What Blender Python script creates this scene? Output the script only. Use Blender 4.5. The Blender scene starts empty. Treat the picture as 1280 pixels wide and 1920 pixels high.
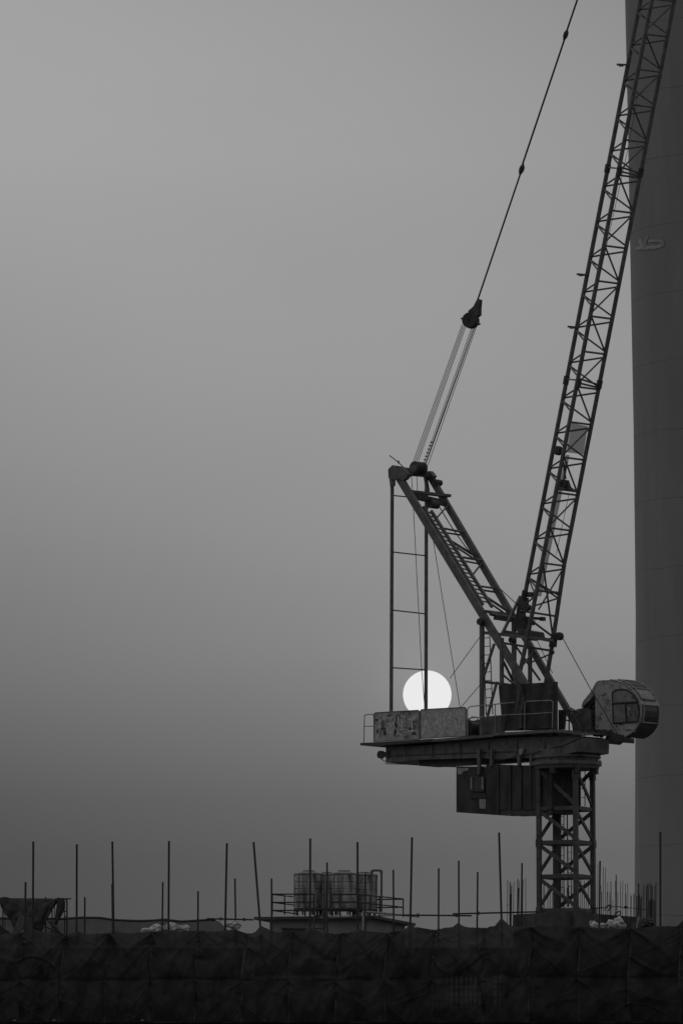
import bpy, math, random
from mathutils import Vector as V3, noise

# ------------------------------------------------------------------ camera
F = 9845.0                      # focal length in photo pixels (1280 x 1920)
HOR = 2180.0                    # photo row of the horizon (below the frame)
PITCH = math.atan((HOR-960)/F)
CAMZ = 1.7
sc = bpy.context.scene
cam_d = bpy.data.cameras.new("camera")
cam = bpy.data.objects.new("camera", cam_d)
sc.collection.objects.link(cam)
cam.location = (0, 0, CAMZ)
cam.rotation_euler = (math.pi/2+PITCH, 0, 0)
cam_d.sensor_fit = 'VERTICAL'
cam_d.sensor_height = 36
cam_d.lens = 36*F/1920
cam_d.clip_start = 1
cam_d.clip_end = 20000
sc.camera = cam
CP, SP = math.cos(PITCH), math.sin(PITCH)

def ray(px, py):
    x = (px-640)/F; y = (960-py)/F
    return V3((x, CP-y*SP, SP+y*CP))
def at(px, py, Y):
    d = ray(px, py); return V3((0, 0, CAMZ))+d*(Y/d.y)

# ------------------------------------------------------------------ world
w = bpy.data.worlds.new("World"); sc.world = w; w.use_nodes = True
nt = w.node_tree; N = nt.nodes; L = nt.links; N.clear()
def wn(t, **k):
    n = N.new(t)
    for a, b in k.items(): setattr(n, a, b)
    return n
def wmath(op, a, b=None, c=None, clamp=False):
    n = wn('ShaderNodeMath', operation=op); n.use_clamp = clamp
    for i, v in enumerate((a, b, c)):
        if v is None: continue
        if isinstance(v, (int, float)): n.inputs[i].default_value = v
        else: L.new(v, n.inputs[i])
    return n.outputs[0]
out = wn('ShaderNodeOutputWorld'); bg = wn('ShaderNodeBackground')
tc = wn('ShaderNodeTexCoord'); nrm = wn('ShaderNodeVectorMath', operation='NORMALIZE')
L.new(tc.outputs['Generated'], nrm.inputs[0])
sep = wn('ShaderNodeSeparateXYZ'); L.new(nrm.outputs[0], sep.inputs[0])
def srgb(v):
    v /= 255.0
    return v/12.92 if v <= 0.04045 else ((v+0.055)/1.055)**2.4
ramp = wn('ShaderNodeValToRGB'); ramp.color_ramp.interpolation = 'LINEAR'
ZMAX = 0.30
mr = wn('ShaderNodeMapRange'); mr.inputs['From Min'].default_value = 0; mr.inputs['From Max'].default_value = ZMAX
L.new(sep.outputs['Z'], mr.inputs[0]); L.new(mr.outputs[0], ramp.inputs[0])
SKY = [(0, 151), (150, 155), (300, 157), (700, 149), (1000, 140), (1200, 129), (1350, 115), (1500, 98), (1610, 90), (1750, 90), (2180, 75)]
els = ramp.color_ramp.elements
pts = sorted([(ray(640, y).normalized().z/ZMAX, srgb(v)) for y, v in SKY])
pts.append((1.0, srgb(172)))
while len(els) < len(pts): els.new(0.5)
for e, (p, c) in zip(els, pts):
    e.position = max(0, min(1, p)); e.color = (c, c, c, 1)
def glow(px, py, s):          # angular gaussian round a direction: forward scattering in the mist
    d = ray(px, py).normalized()
    dp = wn('ShaderNodeVectorMath', operation='DISTANCE'); L.new(nrm.outputs[0], dp.inputs[0]); dp.inputs[1].default_value = d
    q = wmath('DIVIDE', dp.outputs['Value'], s)
    q = wmath('MULTIPLY', q, q)
    q = wmath('MULTIPLY', q, -1.0)
    return wmath('POWER', 2.71828, q)
az = wmath('DIVIDE', wmath('ARCTAN2', sep.outputs['X'], sep.outputs['Y']), 0.065)
az = wmath('MAXIMUM', wmath('MINIMUM', az, 1.0), -1.0)
elv = wmath('MINIMUM', wmath('MAXIMUM', wmath('DIVIDE', wmath('SUBTRACT', sep.outputs['Z'], 0.0264), 0.193), 0.0), 1.0)
slope = wmath('MULTIPLY_ADD', elv, -0.56, 0.36)          # mist is thinner to one side high up, thicker low down
ex = wmath('ADD', wmath('MULTIPLY', az, slope), wmath('MULTIPLY', wmath('MULTIPLY', az, az), -0.06))
m1 = wmath('POWER', 2.71828, ex)
m2 = wmath('MULTIPLY_ADD', glow(800, 1302, 0.0085), 0.16, m1)
m2 = wmath('MULTIPLY_ADD', glow(830, 1285, 0.016), 0.13, m2)
wz = wn('ShaderNodeTexNoise'); wz.inputs['Scale'].default_value = 9; wz.inputs['Detail'].default_value = 4      # uneven mist
wmp = wn('ShaderNodeMapping'); wmp.inputs['Scale'].default_value = (1, 1, 2.2); L.new(nrm.outputs[0], wmp.inputs[0]); L.new(wmp.outputs[0], wz.inputs[0])
m2 = wmath('MULTIPLY', m2, wmath('MULTIPLY_ADD', wz.outputs[0], 0.16, 0.92))
# the sky opposite the sun is dimmer: fog scatters forward
sd = wn('ShaderNodeVectorMath', operation='DOT_PRODUCT'); L.new(nrm.outputs[0], sd.inputs[0]); sd.inputs[1].default_value = ray(800.5, 1302).normalized()
back = wn('ShaderNodeMapRange', interpolation_type='SMOOTHSTEP'); back.inputs['From Min'].default_value = -0.3; back.inputs['From Max'].default_value = 0.85
back.inputs['To Min'].default_value = 0.56; back.inputs['To Max'].default_value = 1.0; L.new(sd.outputs['Value'], back.inputs[0])
m2 = wmath('MULTIPLY', m2, back.outputs[0])
sky_tex = wn('ShaderNodeTexSky', sky_type='NISHITA'); sky_tex.sun_disc = False
SUN_EL = math.asin(ray(800.5, 1302).normalized().z); SUN_AZ = math.atan2(ray(800.5, 1302).x, ray(800.5, 1302).y)
sky_tex.sun_elevation = SUN_EL; sky_tex.sun_rotation = SUN_AZ; sky_tex.dust_density = 6
bw = wn('ShaderNodeRGBToBW'); L.new(sky_tex.outputs[0], bw.inputs[0])
val = wmath('MULTIPLY', ramp.outputs[0], m2)
nish = wmath('MULTIPLY', bw.outputs[0], 0.0004)      # thin clear-sky share behind the fog
val = wmath('ADD', val, nish)
L.new(val, bg.inputs[0]); bg.inputs[1].default_value = 1.0
L.new(bg.outputs[0], out.inputs[0])

# the sun lamp: low in the fog, straight behind the crane
sl = bpy.data.lights.new("sun_light", 'SUN'); sl.energy = 0.5; sl.angle = math.radians(10)
slo = bpy.data.objects.new("sun_light", sl); sc.collection.objects.link(slo)
slo.rotation_euler = (-ray(800.5, 1302)).to_track_quat('-Z', 'Y').to_euler()
sc.view_settings.view_transform = 'Standard'; sc.view_settings.look = 'None'
sc.view_settings.exposure = 0; sc.view_settings.gamma = 1

# ------------------------------------------------------------------ materials
MATS = {}
def mat(name, v, rough=0.7, var=0.3, scale=2.0, metal=0.0, stretch=(1, 1, 1), v2=None, thr=None, detail=6):
    if name in MATS: return MATS[name]
    m = bpy.data.materials.new(name); m.use_nodes = True
    t = m.node_tree; b = t.nodes['Principled BSDF']
    tcn = t.nodes.new('ShaderNodeTexCoord'); mp = t.nodes.new('ShaderNodeMapping'); mp.inputs['Scale'].default_value = stretch
    t.links.new(tcn.outputs['Object'], mp.inputs[0])
    nz = t.nodes.new('ShaderNodeTexNoise'); nz.inputs['Scale'].default_value = scale; nz.inputs['Detail'].default_value = detail
    nz.inputs['Roughness'].default_value = 0.65
    t.links.new(mp.outputs[0], nz.inputs[0])
    cr = t.nodes.new('ShaderNodeValToRGB')
    a, c = v*(1-var), v*(1+var)
    if v2 is not None: a, c = v2, v
    lo, hi = thr if thr else (0.35, 0.65)
    cr.color_ramp.elements[0].position = lo; cr.color_ramp.elements[1].position = hi
    cr.color_ramp.elements[0].color = (a, a, a, 1); cr.color_ramp.elements[1].color = (c, c, c, 1)
    t.links.new(nz.outputs[0], cr.inputs[0]); t.links.new(cr.outputs[0], b.inputs['Base Color'])
    b.inputs['Roughness'].default_value = rough; b.inputs['Metallic'].default_value = metal
    bp = t.nodes.new('ShaderNodeBump'); bp.inputs['Strength'].default_value = 0.25; bp.inputs['Distance'].default_value = 0.02
    t.links.new(nz.outputs[0], bp.inputs['Height']); t.links.new(bp.outputs[0], b.inputs['Normal'])
    MATS[name] = m; return m
STEEL = mat('painted_steel', 0.14, 0.6, 0.35, 3.0)
STEEL_M = mat('mast_steel', 0.09, 0.6, 0.35, 3.0)
STEEL_D = mat('dark_steel', 0.06, 0.6, 0.4, 3.0)
ROPE = mat('wire_rope', 0.04, 0.7, 0.3, 20)
CABM = mat('cab_paint', 0.46, 0.5, v2=0.10, thr=(0.30, 0.50), scale=2.4, detail=10)
CABT = mat('cab_trim', 0.32, 0.5, 0.4, 6)
BOARD = mat('board_paint', 0.50, 0.6, v2=0.27, thr=(0.3, 0.6), scale=3.0, detail=10)
BOARD_W = mat('board_weathered', 0.48, 0.6, v2=0.13, thr=(0.40, 0.56), scale=1.4, detail=10)
CHALK = mat('faded_lettering', 0.82, 0.8, v2=0.42, thr=(0.42, 0.62), scale=7, detail=10)
CONC = mat('concrete', 0.095, 0.9, 0.45, 1.2, detail=10)
CONC_L = mat('rendered_wall', 0.30, 0.9, 0.15, 0.8, detail=10)
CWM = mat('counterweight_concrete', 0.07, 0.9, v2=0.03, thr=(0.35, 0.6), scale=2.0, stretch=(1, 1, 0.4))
TARP = mat('dark_tarpaulin', 0.045, 0.75, 0.3, 5)
SHEET = mat('pale_sheeting', 0.75, 0.6, v2=0.30, thr=(0.35, 0.6), scale=5)
BAMBOO = mat('scaffold_tube_steel', 0.035, 0.6, 0.4, 4)
REBAR = mat('rusty_rebar', 0.05, 0.8, 0.3, 12)
GROUND = mat('ground_earth', 0.10, 0.95, 0.4, 0.05)

def glassm(name, v, rough=0.15):
    m = mat(name, v, rough, 0.35, 3.0); m.node_tree.nodes['Principled BSDF'].inputs['Specular IOR Level'].default_value = 0.8; return m
GLASS_D = glassm('dusty_dark_glass', 0.035, .3); GLASS_L = glassm('dusty_pale_glass', 0.22, 0.35)

def netmat(name, col, trans, clear, weave=0.0):
    m = bpy.data.materials.new(name); m.use_nodes = True; t = m.node_tree; n = t.nodes; n.clear()
    o = n.new('ShaderNodeOutputMaterial'); d = n.new('ShaderNodeBsdfDiffuse'); tr = n.new('ShaderNodeBsdfTranslucent'); tp = n.new('ShaderNodeBsdfTransparent')
    a = n.new('ShaderNodeMixShader'); b = n.new('ShaderNodeMixShader')
    tcn = n.new('ShaderNodeTexCoord'); nz = n.new('ShaderNodeTexNoise'); nz.inputs['Scale'].default_value = 0.9; nz.inputs['Detail'].default_value = 9
    t.links.new(tcn.outputs['Object'], nz.inputs[0])
    cr = n.new('ShaderNodeValToRGB'); cr.color_ramp.elements[0].position = .3; cr.color_ramp.elements[1].position = .7
    cr.color_ramp.elements[0].color = (col*.6,)*3+(1,); cr.color_ramp.elements[1].color = (col*1.4,)*3+(1,)
    t.links.new(nz.outputs[0], cr.inputs[0]); t.links.new(cr.outputs[0], d.inputs[0])
    tr.inputs[0].default_value = (trans*2, trans*2, trans*2, 1)
    a.inputs[0].default_value = 0.5
    d2 = d
    t.links.new(d.outputs[0], a.inputs[1]); t.links.new(tr.outputs[0], a.inputs[2])
    b.inputs[0].default_value = clear
    t.links.new(a.outputs[0], b.inputs[1]); t.links.new(tp.outputs[0], b.inputs[2]); t.links.new(b.outputs[0], o.inputs[0])
    MATS[name] = m; return m
NET = netmat('green_safety_net', 0.125, 0.006, 0.035)
NET_SHADED = netmat('shaded_safety_net', 0.105, 0.005, 0.03)  # darker copy of the same net: vignette darkening put into its colour
NET_FAR = netmat('pale_safety_net', 0.12, 0.05, 0.08)
MESHP = netmat('grating_mesh', 0.10, 0.06, 0.50)

# ------------------------------------------------------------------ mesh builder
class MB:
    def __init__(s): s.v = []; s.f = []; s.sm = []
    def add(s, vs, fs, smooth=False):
        k = len(s.v); s.v += [V3(p) for p in vs]; s.f += [tuple(i+k for i in f) for f in fs]; s.sm += [smooth]*len(fs); return s
    def tube(s, p, q, r, n=6, r2=None, caps=True):
        p, q = V3(p), V3(q); d = (q-p).normalized()
        a = d.orthogonal().normalized(); b = d.cross(a); r2 = r if r2 is None else r2
        vs = [p+(a*math.cos(2*math.pi*i/n)+b*math.sin(2*math.pi*i/n))*r for i in range(n)]
        vs += [q+(a*math.cos(2*math.pi*i/n)+b*math.sin(2*math.pi*i/n))*r2 for i in range(n)]
        fs = [(i, (i+1) % n, n+(i+1) % n, n+i) for i in range(n)]
        s.add(vs, fs, n > 5)
        if caps: s.add(vs, [tuple(range(n))[::-1], tuple(range(n, 2*n))])
        return s
    def path(s, ps, r, n=6):
        for a, b in zip(ps, ps[1:]): s.tube(a, b, r, n)
        return s
    def beam(s, p, q, w_, h_, side):      # box beam; side = direction of its width
        p, q = V3(p), V3(q); d = (q-p).normalized(); a = V3(side); a = (a-d*a.dot(d)).normalized(); b = d.cross(a)
        vs = [o+a*(sx*w_/2)+b*(sy*h_/2) for o in (p, q) for sx, sy in ((-1, -1), (1, -1), (1, 1), (-1, 1))]
        return s.add(vs, [(3, 2, 1, 0), (4, 5, 6, 7), (0, 1, 5, 4), (1, 2, 6, 5), (2, 3, 7, 6), (3, 0, 4, 7)])
    def prism(s, poly, off):
        n = len(poly); off = V3(off); vs = [V3(p) for p in poly]+[V3(p)+off for p in poly]
        return s.add(vs, [tuple(range(n))[::-1], tuple(range(n, 2*n))]+[(i, (i+1) % n, n+(i+1) % n, n+i) for i in range(n)])
    def box(s, c, sx, sy, sz, rz=0):
        c = V3(c); ca, sa = math.cos(rz), math.sin(rz)
        vs = []
        for z in (-1, 1):
            for x, y in ((-1, -1), (1, -1), (1, 1), (-1, 1)):
                X, Y = x*sx/2, y*sy/2; vs.append(c+V3((X*ca-Y*sa, X*sa+Y*ca, z*sz/2)))
        return s.add(vs, [(3, 2, 1, 0), (4, 5, 6, 7), (0, 1, 5, 4), (1, 2, 6, 5), (2, 3, 7, 6), (3, 0, 4, 7)])
    def lathe(s, c, prof, n=32, axis=None, smooth=True):   # prof: (r, t) along axis
        c = V3(c); d = V3(axis).normalized() if axis is not None else V3((0, 0, 1))
        a = d.orthogonal().normalized(); b = d.cross(a); vs = []
        for r, t_ in prof:
            for i in range(n):
                th = 2*math.pi*i/n; vs.append(c+d*t_+(a*math.cos(th)+b*math.sin(th))*r)
        fs = []
        for j in range(len(prof)-1):
            for i in range(n):
                fs.append((j*n+i, j*n+(i+1) % n, (j+1)*n+(i+1) % n, (j+1)*n+i))
        return s.add(vs, fs, smooth)
    def grid(s, rows, smooth=True):
        n = len(rows[0]); vs = [p for r in rows for p in r]
        return s.add(vs, [(j*n+i, j*n+i+1, (j+1)*n+i+1, (j+1)*n+i) for j in range(len(rows)-1) for i in range(n-1)], smooth)
    def build(s, name, m, parent=None, loc=None):
        me = bpy.data.meshes.new(name)
        base = V3((0, 0, 0))
        if parent is not None:
            q = parent
            while q is not None: base = base+q.location; q = q.parent
        elif loc is not None: base = V3(loc)
        me.from_pydata([tuple(p-base) for p in s.v], [], s.f); me.update()
        me.polygons.foreach_set('use_smooth', s.sm); me.materials.append(m)
        o = bpy.data.objects.new(name, me); sc.collection.objects.link(o)
        if parent is not None: o.parent = parent
        elif loc is not None: o.location = loc
        return o
def empty(name, loc, parent=None):
    o = bpy.data.objects.new(name, None); sc.collection.objects.link(o); o.empty_display_size = 0.3
    if parent is not None: o.parent = parent
    o.location = loc; return o
def tag(o, label=None, cat=None, group=None, kind=None):
    if label: o['label'] = label
    if cat: o['category'] = cat
    if group: o['group'] = group
    if kind: o['kind'] = kind
    return o

# ------------------------------------------------------------------ ground, sun
g = MB(); g.add([(-4000, -200, 0), (4000, -200, 0), (4000, 9000, 0), (-4000, 9000, 0)], [(0, 1, 2, 3)])
tag(g.build('ground', GROUND), kind='structure')
SD = 6000.0
sm = bpy.data.materials.new('sun_glow'); sm.use_nodes = True; t = sm.node_tree; t.nodes.clear()
e_ = t.nodes.new('ShaderNodeEmission'); e_.inputs[0].default_value = (1, 1, 1, 1); e_.inputs[1].default_value = srgb(234)
o_ = t.nodes.new('ShaderNodeOutputMaterial'); t.links.new(e_.outputs[0], o_.inputs[0])
scn = at(800.5, 1302.5, SD); R = 45.6/F*SD
sb = MB(); sb.lathe(scn, [(max(0.01, R*math.sin(math.pi*j/24)), -R*math.cos(math.pi*j/24)) for j in range(25)], 48)
so = sb.build('sun', sm, loc=scn); tag(so, 'pale white sun disc glowing low behind the rear posts of the crane', 'sun')

# ------------------------------------------------------------------ crane frame
S = 234.0/F
OX = at(1061, 1720, 234.0)
O = V3((OX.x, 234.0, 0))
c45 = math.sqrt(0.5)
U = V3((c45, -c45, 0)); W = V3((c45, c45, 0)); Z = V3((0, 0, 1))
def P(px, py, v=0):               # photo point on the vertical plane at sideways offset v (in crane pixels)
    d = ray(px, py); c = V3((0, 0, CAMZ)); k = ((O-c).dot(W)+v*S)/d.dot(W); return c+d*k
crane = empty('tower_crane', (O.x, O.y, at(1061, 1712, 234).z))
tag(crane, 'dark luffing tower crane with lattice jib, sloping A-frame and round cab on a lattice mast', 'crane')

# --- mast
mast = empty('mast', (0, 0, 0), crane)
LEG = [('l', -51, -16), ('n', 16, -51), ('r', 51, 16), ('b', -16, 51)]
legxy = [V3((O.x+a*S, O.y+b*S, 0)) for _, a, b in LEG]
ztop = at(1061, 1436, 234).z; zbot = at(1061, 1735, 234).z-0.4
sdir = (legxy[1]-legxy[0]).normalized()
for i, p in enumerate(legxy):
    b = MB(); wd = 0.19 if i != 3 else 0.24
    b.beam(p+Z*zbot, p+Z*ztop, wd, wd, sdir)
    for yy in (1455, 1582, 1709):
        b.beam(p+Z*(at(1061, yy, 234).z-0.17), p+Z*(at(1061, yy, 234).z+0.17), wd+.05, wd+.05, sdir)
    b.build('mast_leg', STEEL_M, mast)
levels = [at(1061, y, 234).z for y in (1454, 1517.5, 1581, 1644.5, 1708)]
for i in range(4):
    p, q = legxy[i], legxy[(i+1) % 4]
    for j, z in enumerate(levels):
        if j == 0: continue
        MB().beam(p+Z*z, q+Z*z, 0.10, 0.17, (q-p).cross(Z)).build('horizontal_brace', STEEL_M, mast)
    tops = [ztop-0.1]+levels[1:]
    for j in range(4):
        a, c = tops[j]-0.1, tops[j+1]+0.15
        if i in (0, 1): e1, e2 = p+Z*a, q+Z*c
        else: e1, e2 = p+Z*c, q+Z*a
        if i == 2: e1, e2 = p+Z*a, q+Z*c
        if i == 3: e1, e2 = p+Z*a, q+Z*c
        MB().beam(e1, e2, 0.08, 0.16, (q-p).cross(Z)).build('diagonal_brace', STEEL_M, mast)
# inner ladder and hoses
def lad(a, b, side, wl, r, step, name, parent, m=STEEL_D):
    a, b = V3(a), V3(b); side = V3(side).normalized()*wl/2
    k = MB(); k.tube(a-side, b-side, r, 5); k.tube(a+side, b+side, r, 5)
    n = int((b-a).length/step)
    for i in range(1, n):
        c = a+(b-a)*i/n; k.tube(c-side, c+side, r*0.8, 4)
    return k.build(name, m, parent)
lad(at(1091, 1512, 234.4), at(1091, 1445, 234.4), (1, .2, 0), 10*S, .022, .33, 'ladder', mast)
lad(at(1052, 1708, 235), at(1052, 1516, 235), (1, .2, 0), 9*S, .022, .33, 'ladder', mast)
lad(at(1067, 1700, 234.6), at(1067, 1585, 234.6), (1, .2, 0), 7*S, .018, .3, 'ladder', mast)
MB().path([at(1055, 1440, 233.8), at(1054, 1452, 233.8), at(1057, 1463, 233.8), at(1060, 1475, 233.8), at(1062, 1500, 233.8), at(1063, 1560, 233.8), at(1064, 1700, 233.8)], .03, 5).build('hanging_cable', ROPE, mast)
MB().path([at(1058, 1440, 233.8), at(1060, 1455, 233.8), at(1058, 1467, 233.8), at(1055, 1460, 233.8), at(1056, 1445, 233.8)], .028, 5).build('hanging_cable', ROPE, mast)
MB().tube(at(1065, 1460, 234.2), at(1065, 1515, 234.2), .03).build('conduit', STEEL_D, mast)
MB().beam(at(1046, 1436, 234.6), at(1046, 1700, 234.6), .16, .2, W).build('cable_duct', STEEL_D, mast)
MB().box(at(1070, 1508, 234), .14, .14, .16).build('junction_box', STEEL_D, mast)

# --- slewing ring
rc = V3((O.x, O.y, at(1063, 1432, 234).z))
rc2 = rc+V3((2*S, 0, 0))
k = MB(); k.lathe(rc2, [(0.1, -.26), (60*S, -.26), (62*S, -.12), (66*S, -.10), (66*S, .06), (60*S, .08), (60*S, .2), (64*S, .22), (64*S, .34), (50*S, .36), (50*S, .6), (0.1, .6)], 48, smooth=False)
ring = k.build('slewing_ring', STEEL, crane)
for i in range(24):
    k = MB(); a = i*math.pi/12; k.tube(rc2+V3((63.5*S*math.cos(a), 63.5*S*math.sin(a), .05)), rc2+V3((63.5*S*math.cos(a), 63.5*S*math.sin(a), .13)), .035, 6); k.build('ring_bolt', STEEL_D, ring)
for a_ in (4.2, 5.0, 5.9): MB().box(rc2+V3((55*S*math.cos(a_), 55*S*math.sin(a_), -.36)), .3, .25, .3, a_).build('ring_bracket', STEEL_D, ring)

# --- slewing platform (counter deck)
plat = empty('slewing_platform', (0, 0, 0), crane)
near = -40
def prismP(poly, v0, v1): return MB().prism([P(x, y, v0) for x, y in poly], W*((v1-v0)*S))
prismP([(723, 1399), (790, 1398), (880, 1389), (960, 1382), (1030, 1382), (1075, 1379), (1084, 1383), (1083, 1409), (1060, 1414), (990, 1421), (930, 1424), (900, 1421), (790, 1424), (723, 1430)], near, 40).build('main_beam', STEEL, plat)
prismP([(785, 1421), (930, 1419), (1000, 1417), (1000, 1424), (920, 1429), (785, 1436)], near+16, 30).build('lower_beam', STEEL_D, plat)
prismP([(1060, 1381), (1084, 1383), (1083, 1409), (1060, 1413)], near-3, 42).build('front_box', STEEL, plat)
prismP([(675, 1393), (690, 1392.5), (810, 1385), (810, 1390), (724, 1397), (700, 1400), (675, 1397.5)], -60, 46).build('deck_plate', STEEL_D, plat)
prismP([(810, 1386), (870, 1381), (924, 1376.5), (924, 1381), (870, 1386), (810, 1390.5)], -60, 46).build('deck_plate', STEEL, plat)
prismP([(924, 1374), (964, 1372), (1035, 1367.5), (1072, 1369.5), (1072, 1373.5), (1035, 1373), (924, 1379.5)], -60, 44).build('deck_plate', STEEL, plat)
# stiffeners on the beam side
for x in (760, 810, 862, 915, 968, 1020):
    y0 = 1399-(x-723)*.05; y1 = 1421
    MB().beam(P(x, y0+1, near-1.2), P(x, y1-2, near-1.2), .05, .05, U).build('stiffener', STEEL, plat)
MB().beam(P(728, 1417, near-.8), P(985, 1408, near-.8), .05, .04, Z).build('weld_strip', STEEL_D, plat)
prismP([(972, 1404), (980, 1403), (979, 1412), (975, 1418), (971, 1414)], near-6, near-1).build('drain_cover', CABT, plat)
prismP([(955, 1416), (1060, 1411), (1086, 1417), (1074, 1424), (1000, 1426)], -30, 6).build('underside_box', STEEL_D, plat)
# rear sheave
sh = MB(); sh.lathe(P(714, 1415, -38), [(.03, -.09), (7.5*S, -.09), (7.5*S, .09), (.03, .09)], 20, axis=W, smooth=False)
sh.build('rear_sheave', STEEL_D, plat)
prismP([(711, 1411), (728, 1409), (728, 1420), (711, 1419)], -43, -40.5).build('sheave_bracket', STEEL_D, plat)

# --- handrails
def rail(pts, v, r=.024, name='handrail', posts=(), mids=(), m=CABT):
    k = MB(); k.path([P(x, y, v) for x, y in pts], r)
    for a, b in posts: k.tube(P(*a, v), P(*b, v), r)
    for a, b in mids: k.tube(P(*a, v), P(*b, v), r*.8)
    return k.build(name, m, crane)
rail([(682, 1393), (683, 1343), (685, 1340), (697, 1339), (700, 1342)], -58, mids=[((682.5, 1362), (700, 1361.5))])
rail([(876, 1380), (876, 1331), (878, 1326.5), (882, 1324.5), (964, 1317)], -58, mids=[((876, 1347), (968, 1339))], posts=[((927, 1374), (928, 1320.5))])
rail([(983, 1368), (983, 1318), (986, 1315), (1032, 1313.3), (1036, 1316), (1034.5, 1366)], -58, mids=[((968, 1340), (1035, 1336))])
rail([(876, 1352), (884, 1344), (894, 1345), (896, 1352)], 10, r=.03)

# --- sign boards with faded painted characters
STROKES = {
 'guang': [[(.85, 1.0), (.80, .88), (.45, .74)], [(.30, .77), (.98, .82)], [(.42, .76), (.46, .62), (.36, .36), (.20, .14), (.05, .0)]],
 'xi': [[(.08, .92), (.95, .95)], [(.02, .64), (.14, .36), (.22, .08)], [(.02, .62), (.98, .66), (.90, .34), (.78, .02)], [(.40, .92), (.38, .55), (.30, .35)], [(.62, .93), (.62, .42), (.74, .36)], [(.22, .12), (.82, .14)]],
 'jian': [[(.42, .88), (.88, .9), (.88, .62)], [(.35, .75), (.98, .77)], [(.42, .62), (.88, .62)], [(.40, .46), (.9, .47)], [(.34, .31), (.98, .32)], [(.64, 1.0), (.64, .16)], [(.08, .86), (.3, .88), (.14, .6), (.3, .58), (.22, .3), (.02, .04)], [(.1, .38), (.35, .12), (1.0, .02)]],
 'gong': [[(.15, .85), (.88, .88)], [(.5, .86), (.5, .1)], [(.05, .08), (.97, .1)]],
 'ji': [[(.02, .7), (.44, .72)], [(.24, 1.0), (.24, .0)], [(.24, .66), (.04, .32)], [(.24, .6), (.42, .42)], [(.58, .86), (.56, .35), (.44, .05)], [(.58, .86), (.82, .88), (.82, .2), (.9, .06), (1.0, .12), (1.0, .26)]]}
def board(x0, x1, ytl, ytr, hgt, chars, m, seed):
    rnd = random.Random(seed)
    def q(a, b): return (x0+(x1-x0)*a, (ytl+(ytr-ytl)*a)+hgt*(1-b))
    r = .045; poly = []
    asp = hgt/(x1-x0)
    for cx, cy, a0 in ((1-r, 1-r/asp, 0), (r, 1-r/asp, 90), (0, 0, -1), (1, 0, -1)):
        if a0 < 0: poly.append(q(cx, cy))
        else:
            for j in range(5):
                t_ = math.radians(a0+j*22.5); poly.append(q(cx+r*math.cos(t_), cy+r/asp*math.sin(t_)))
    root = prismP(poly, -53, -50.5).build('sign_board', m, crane)
    # raised rim
    kk = MB(); pp = [P(x, y, -53.2) for x, y in poly]; kk.path(pp+[pp[0]], .022, 5); kk.build('board_rim', STEEL, root)
    for name, a0, a1, b0, b1 in chars:
        kk = MB()
        for st in STROKES[name]:
            pp = []
            for (ax, ay), (bx, by) in zip(st, st[1:]):
                for j in range(6):
                    f = j/6; pp.append((ax+(bx-ax)*f, ay+(by-ay)*f))
            pp.append(st[-1]); n_ = len(pp)
            rowA, rowB = [], []
            for j, (a, b) in enumerate(pp):
                f = j/(n_-1); wd = (.75+.55*math.sin(math.pi*f)+rnd.uniform(-.22, .22))*1.05
                X, Y_ = q(a0+(a1-a0)*a+rnd.uniform(-.003, .003), b0+(b1-b0)*b)
                j2 = min(j+1, n_-1); j1 = max(j-1, 0)
                dx = (pp[j2][0]-pp[j1][0])*(a1-a0)*(x1-x0); dy = -(pp[j2][1]-pp[j1][1])*(b1-b0)*hgt
                l_ = math.hypot(dx, dy) or 1; nx, ny = -dy/l_, dx/l_
                rowA.append(P(X+nx*wd, Y_+ny*wd, -53.3)); rowB.append(P(X-nx*wd, Y_-ny*wd, -53.3))
            kk.grid([rowA, rowB], False)
        kk.build('painted_character', CHALK, root)
    return root
bl = board(700.5, 786, 1336.5, 1331.5, 54, [('guang', .05, .26, .08, .92), ('xi', .27, .44, .20, .85), ('jian', .48, .69, .12, .9), ('gong', .72, .95, .25, .78)], BOARD_W, 3)
bl['label'] = 'left board, badly stained with dark patches over its characters'
br = board(787.5, 873, 1330.5, 1326.0, 54, [('guang', .03, .24, .10, .94), ('xi', .27, .45, .20, .84), ('jian', .49, .70, .10, .9), ('ji', .74, .97, .16, .86)], BOARD, 5)
br['label'] = 'right board, plain grey with faded pale characters'
# dark blots on the left board
rnd = random.Random(8); kk = MB()
for cx, cy, rx, ry in ((729, 1344, 3, 4), (706, 1350, 4, 2), (746, 1346, 5, 5), (743, 1358, 4, 10), (741, 1374, 4, 7), (769, 1366, 4, 4), (776, 1376, 5, 3), (716, 1366, 7, 2), (721, 1374, 3, 6), (775, 1354, 8, 1), (710, 1372, 4, 6)):
    n_ = 16; pts_ = []
    for i in range(n_):
        a = 2*math.pi*i/n_; f = rnd.uniform(.55, 1.25); pts_.append(P(cx+rx*f*math.cos(a), cy+ry*f*math.sin(a), -53.15))
    kk.add(pts_, [tuple(range(n_))])
kk.build('dark_blots', TARP, bl)

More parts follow.
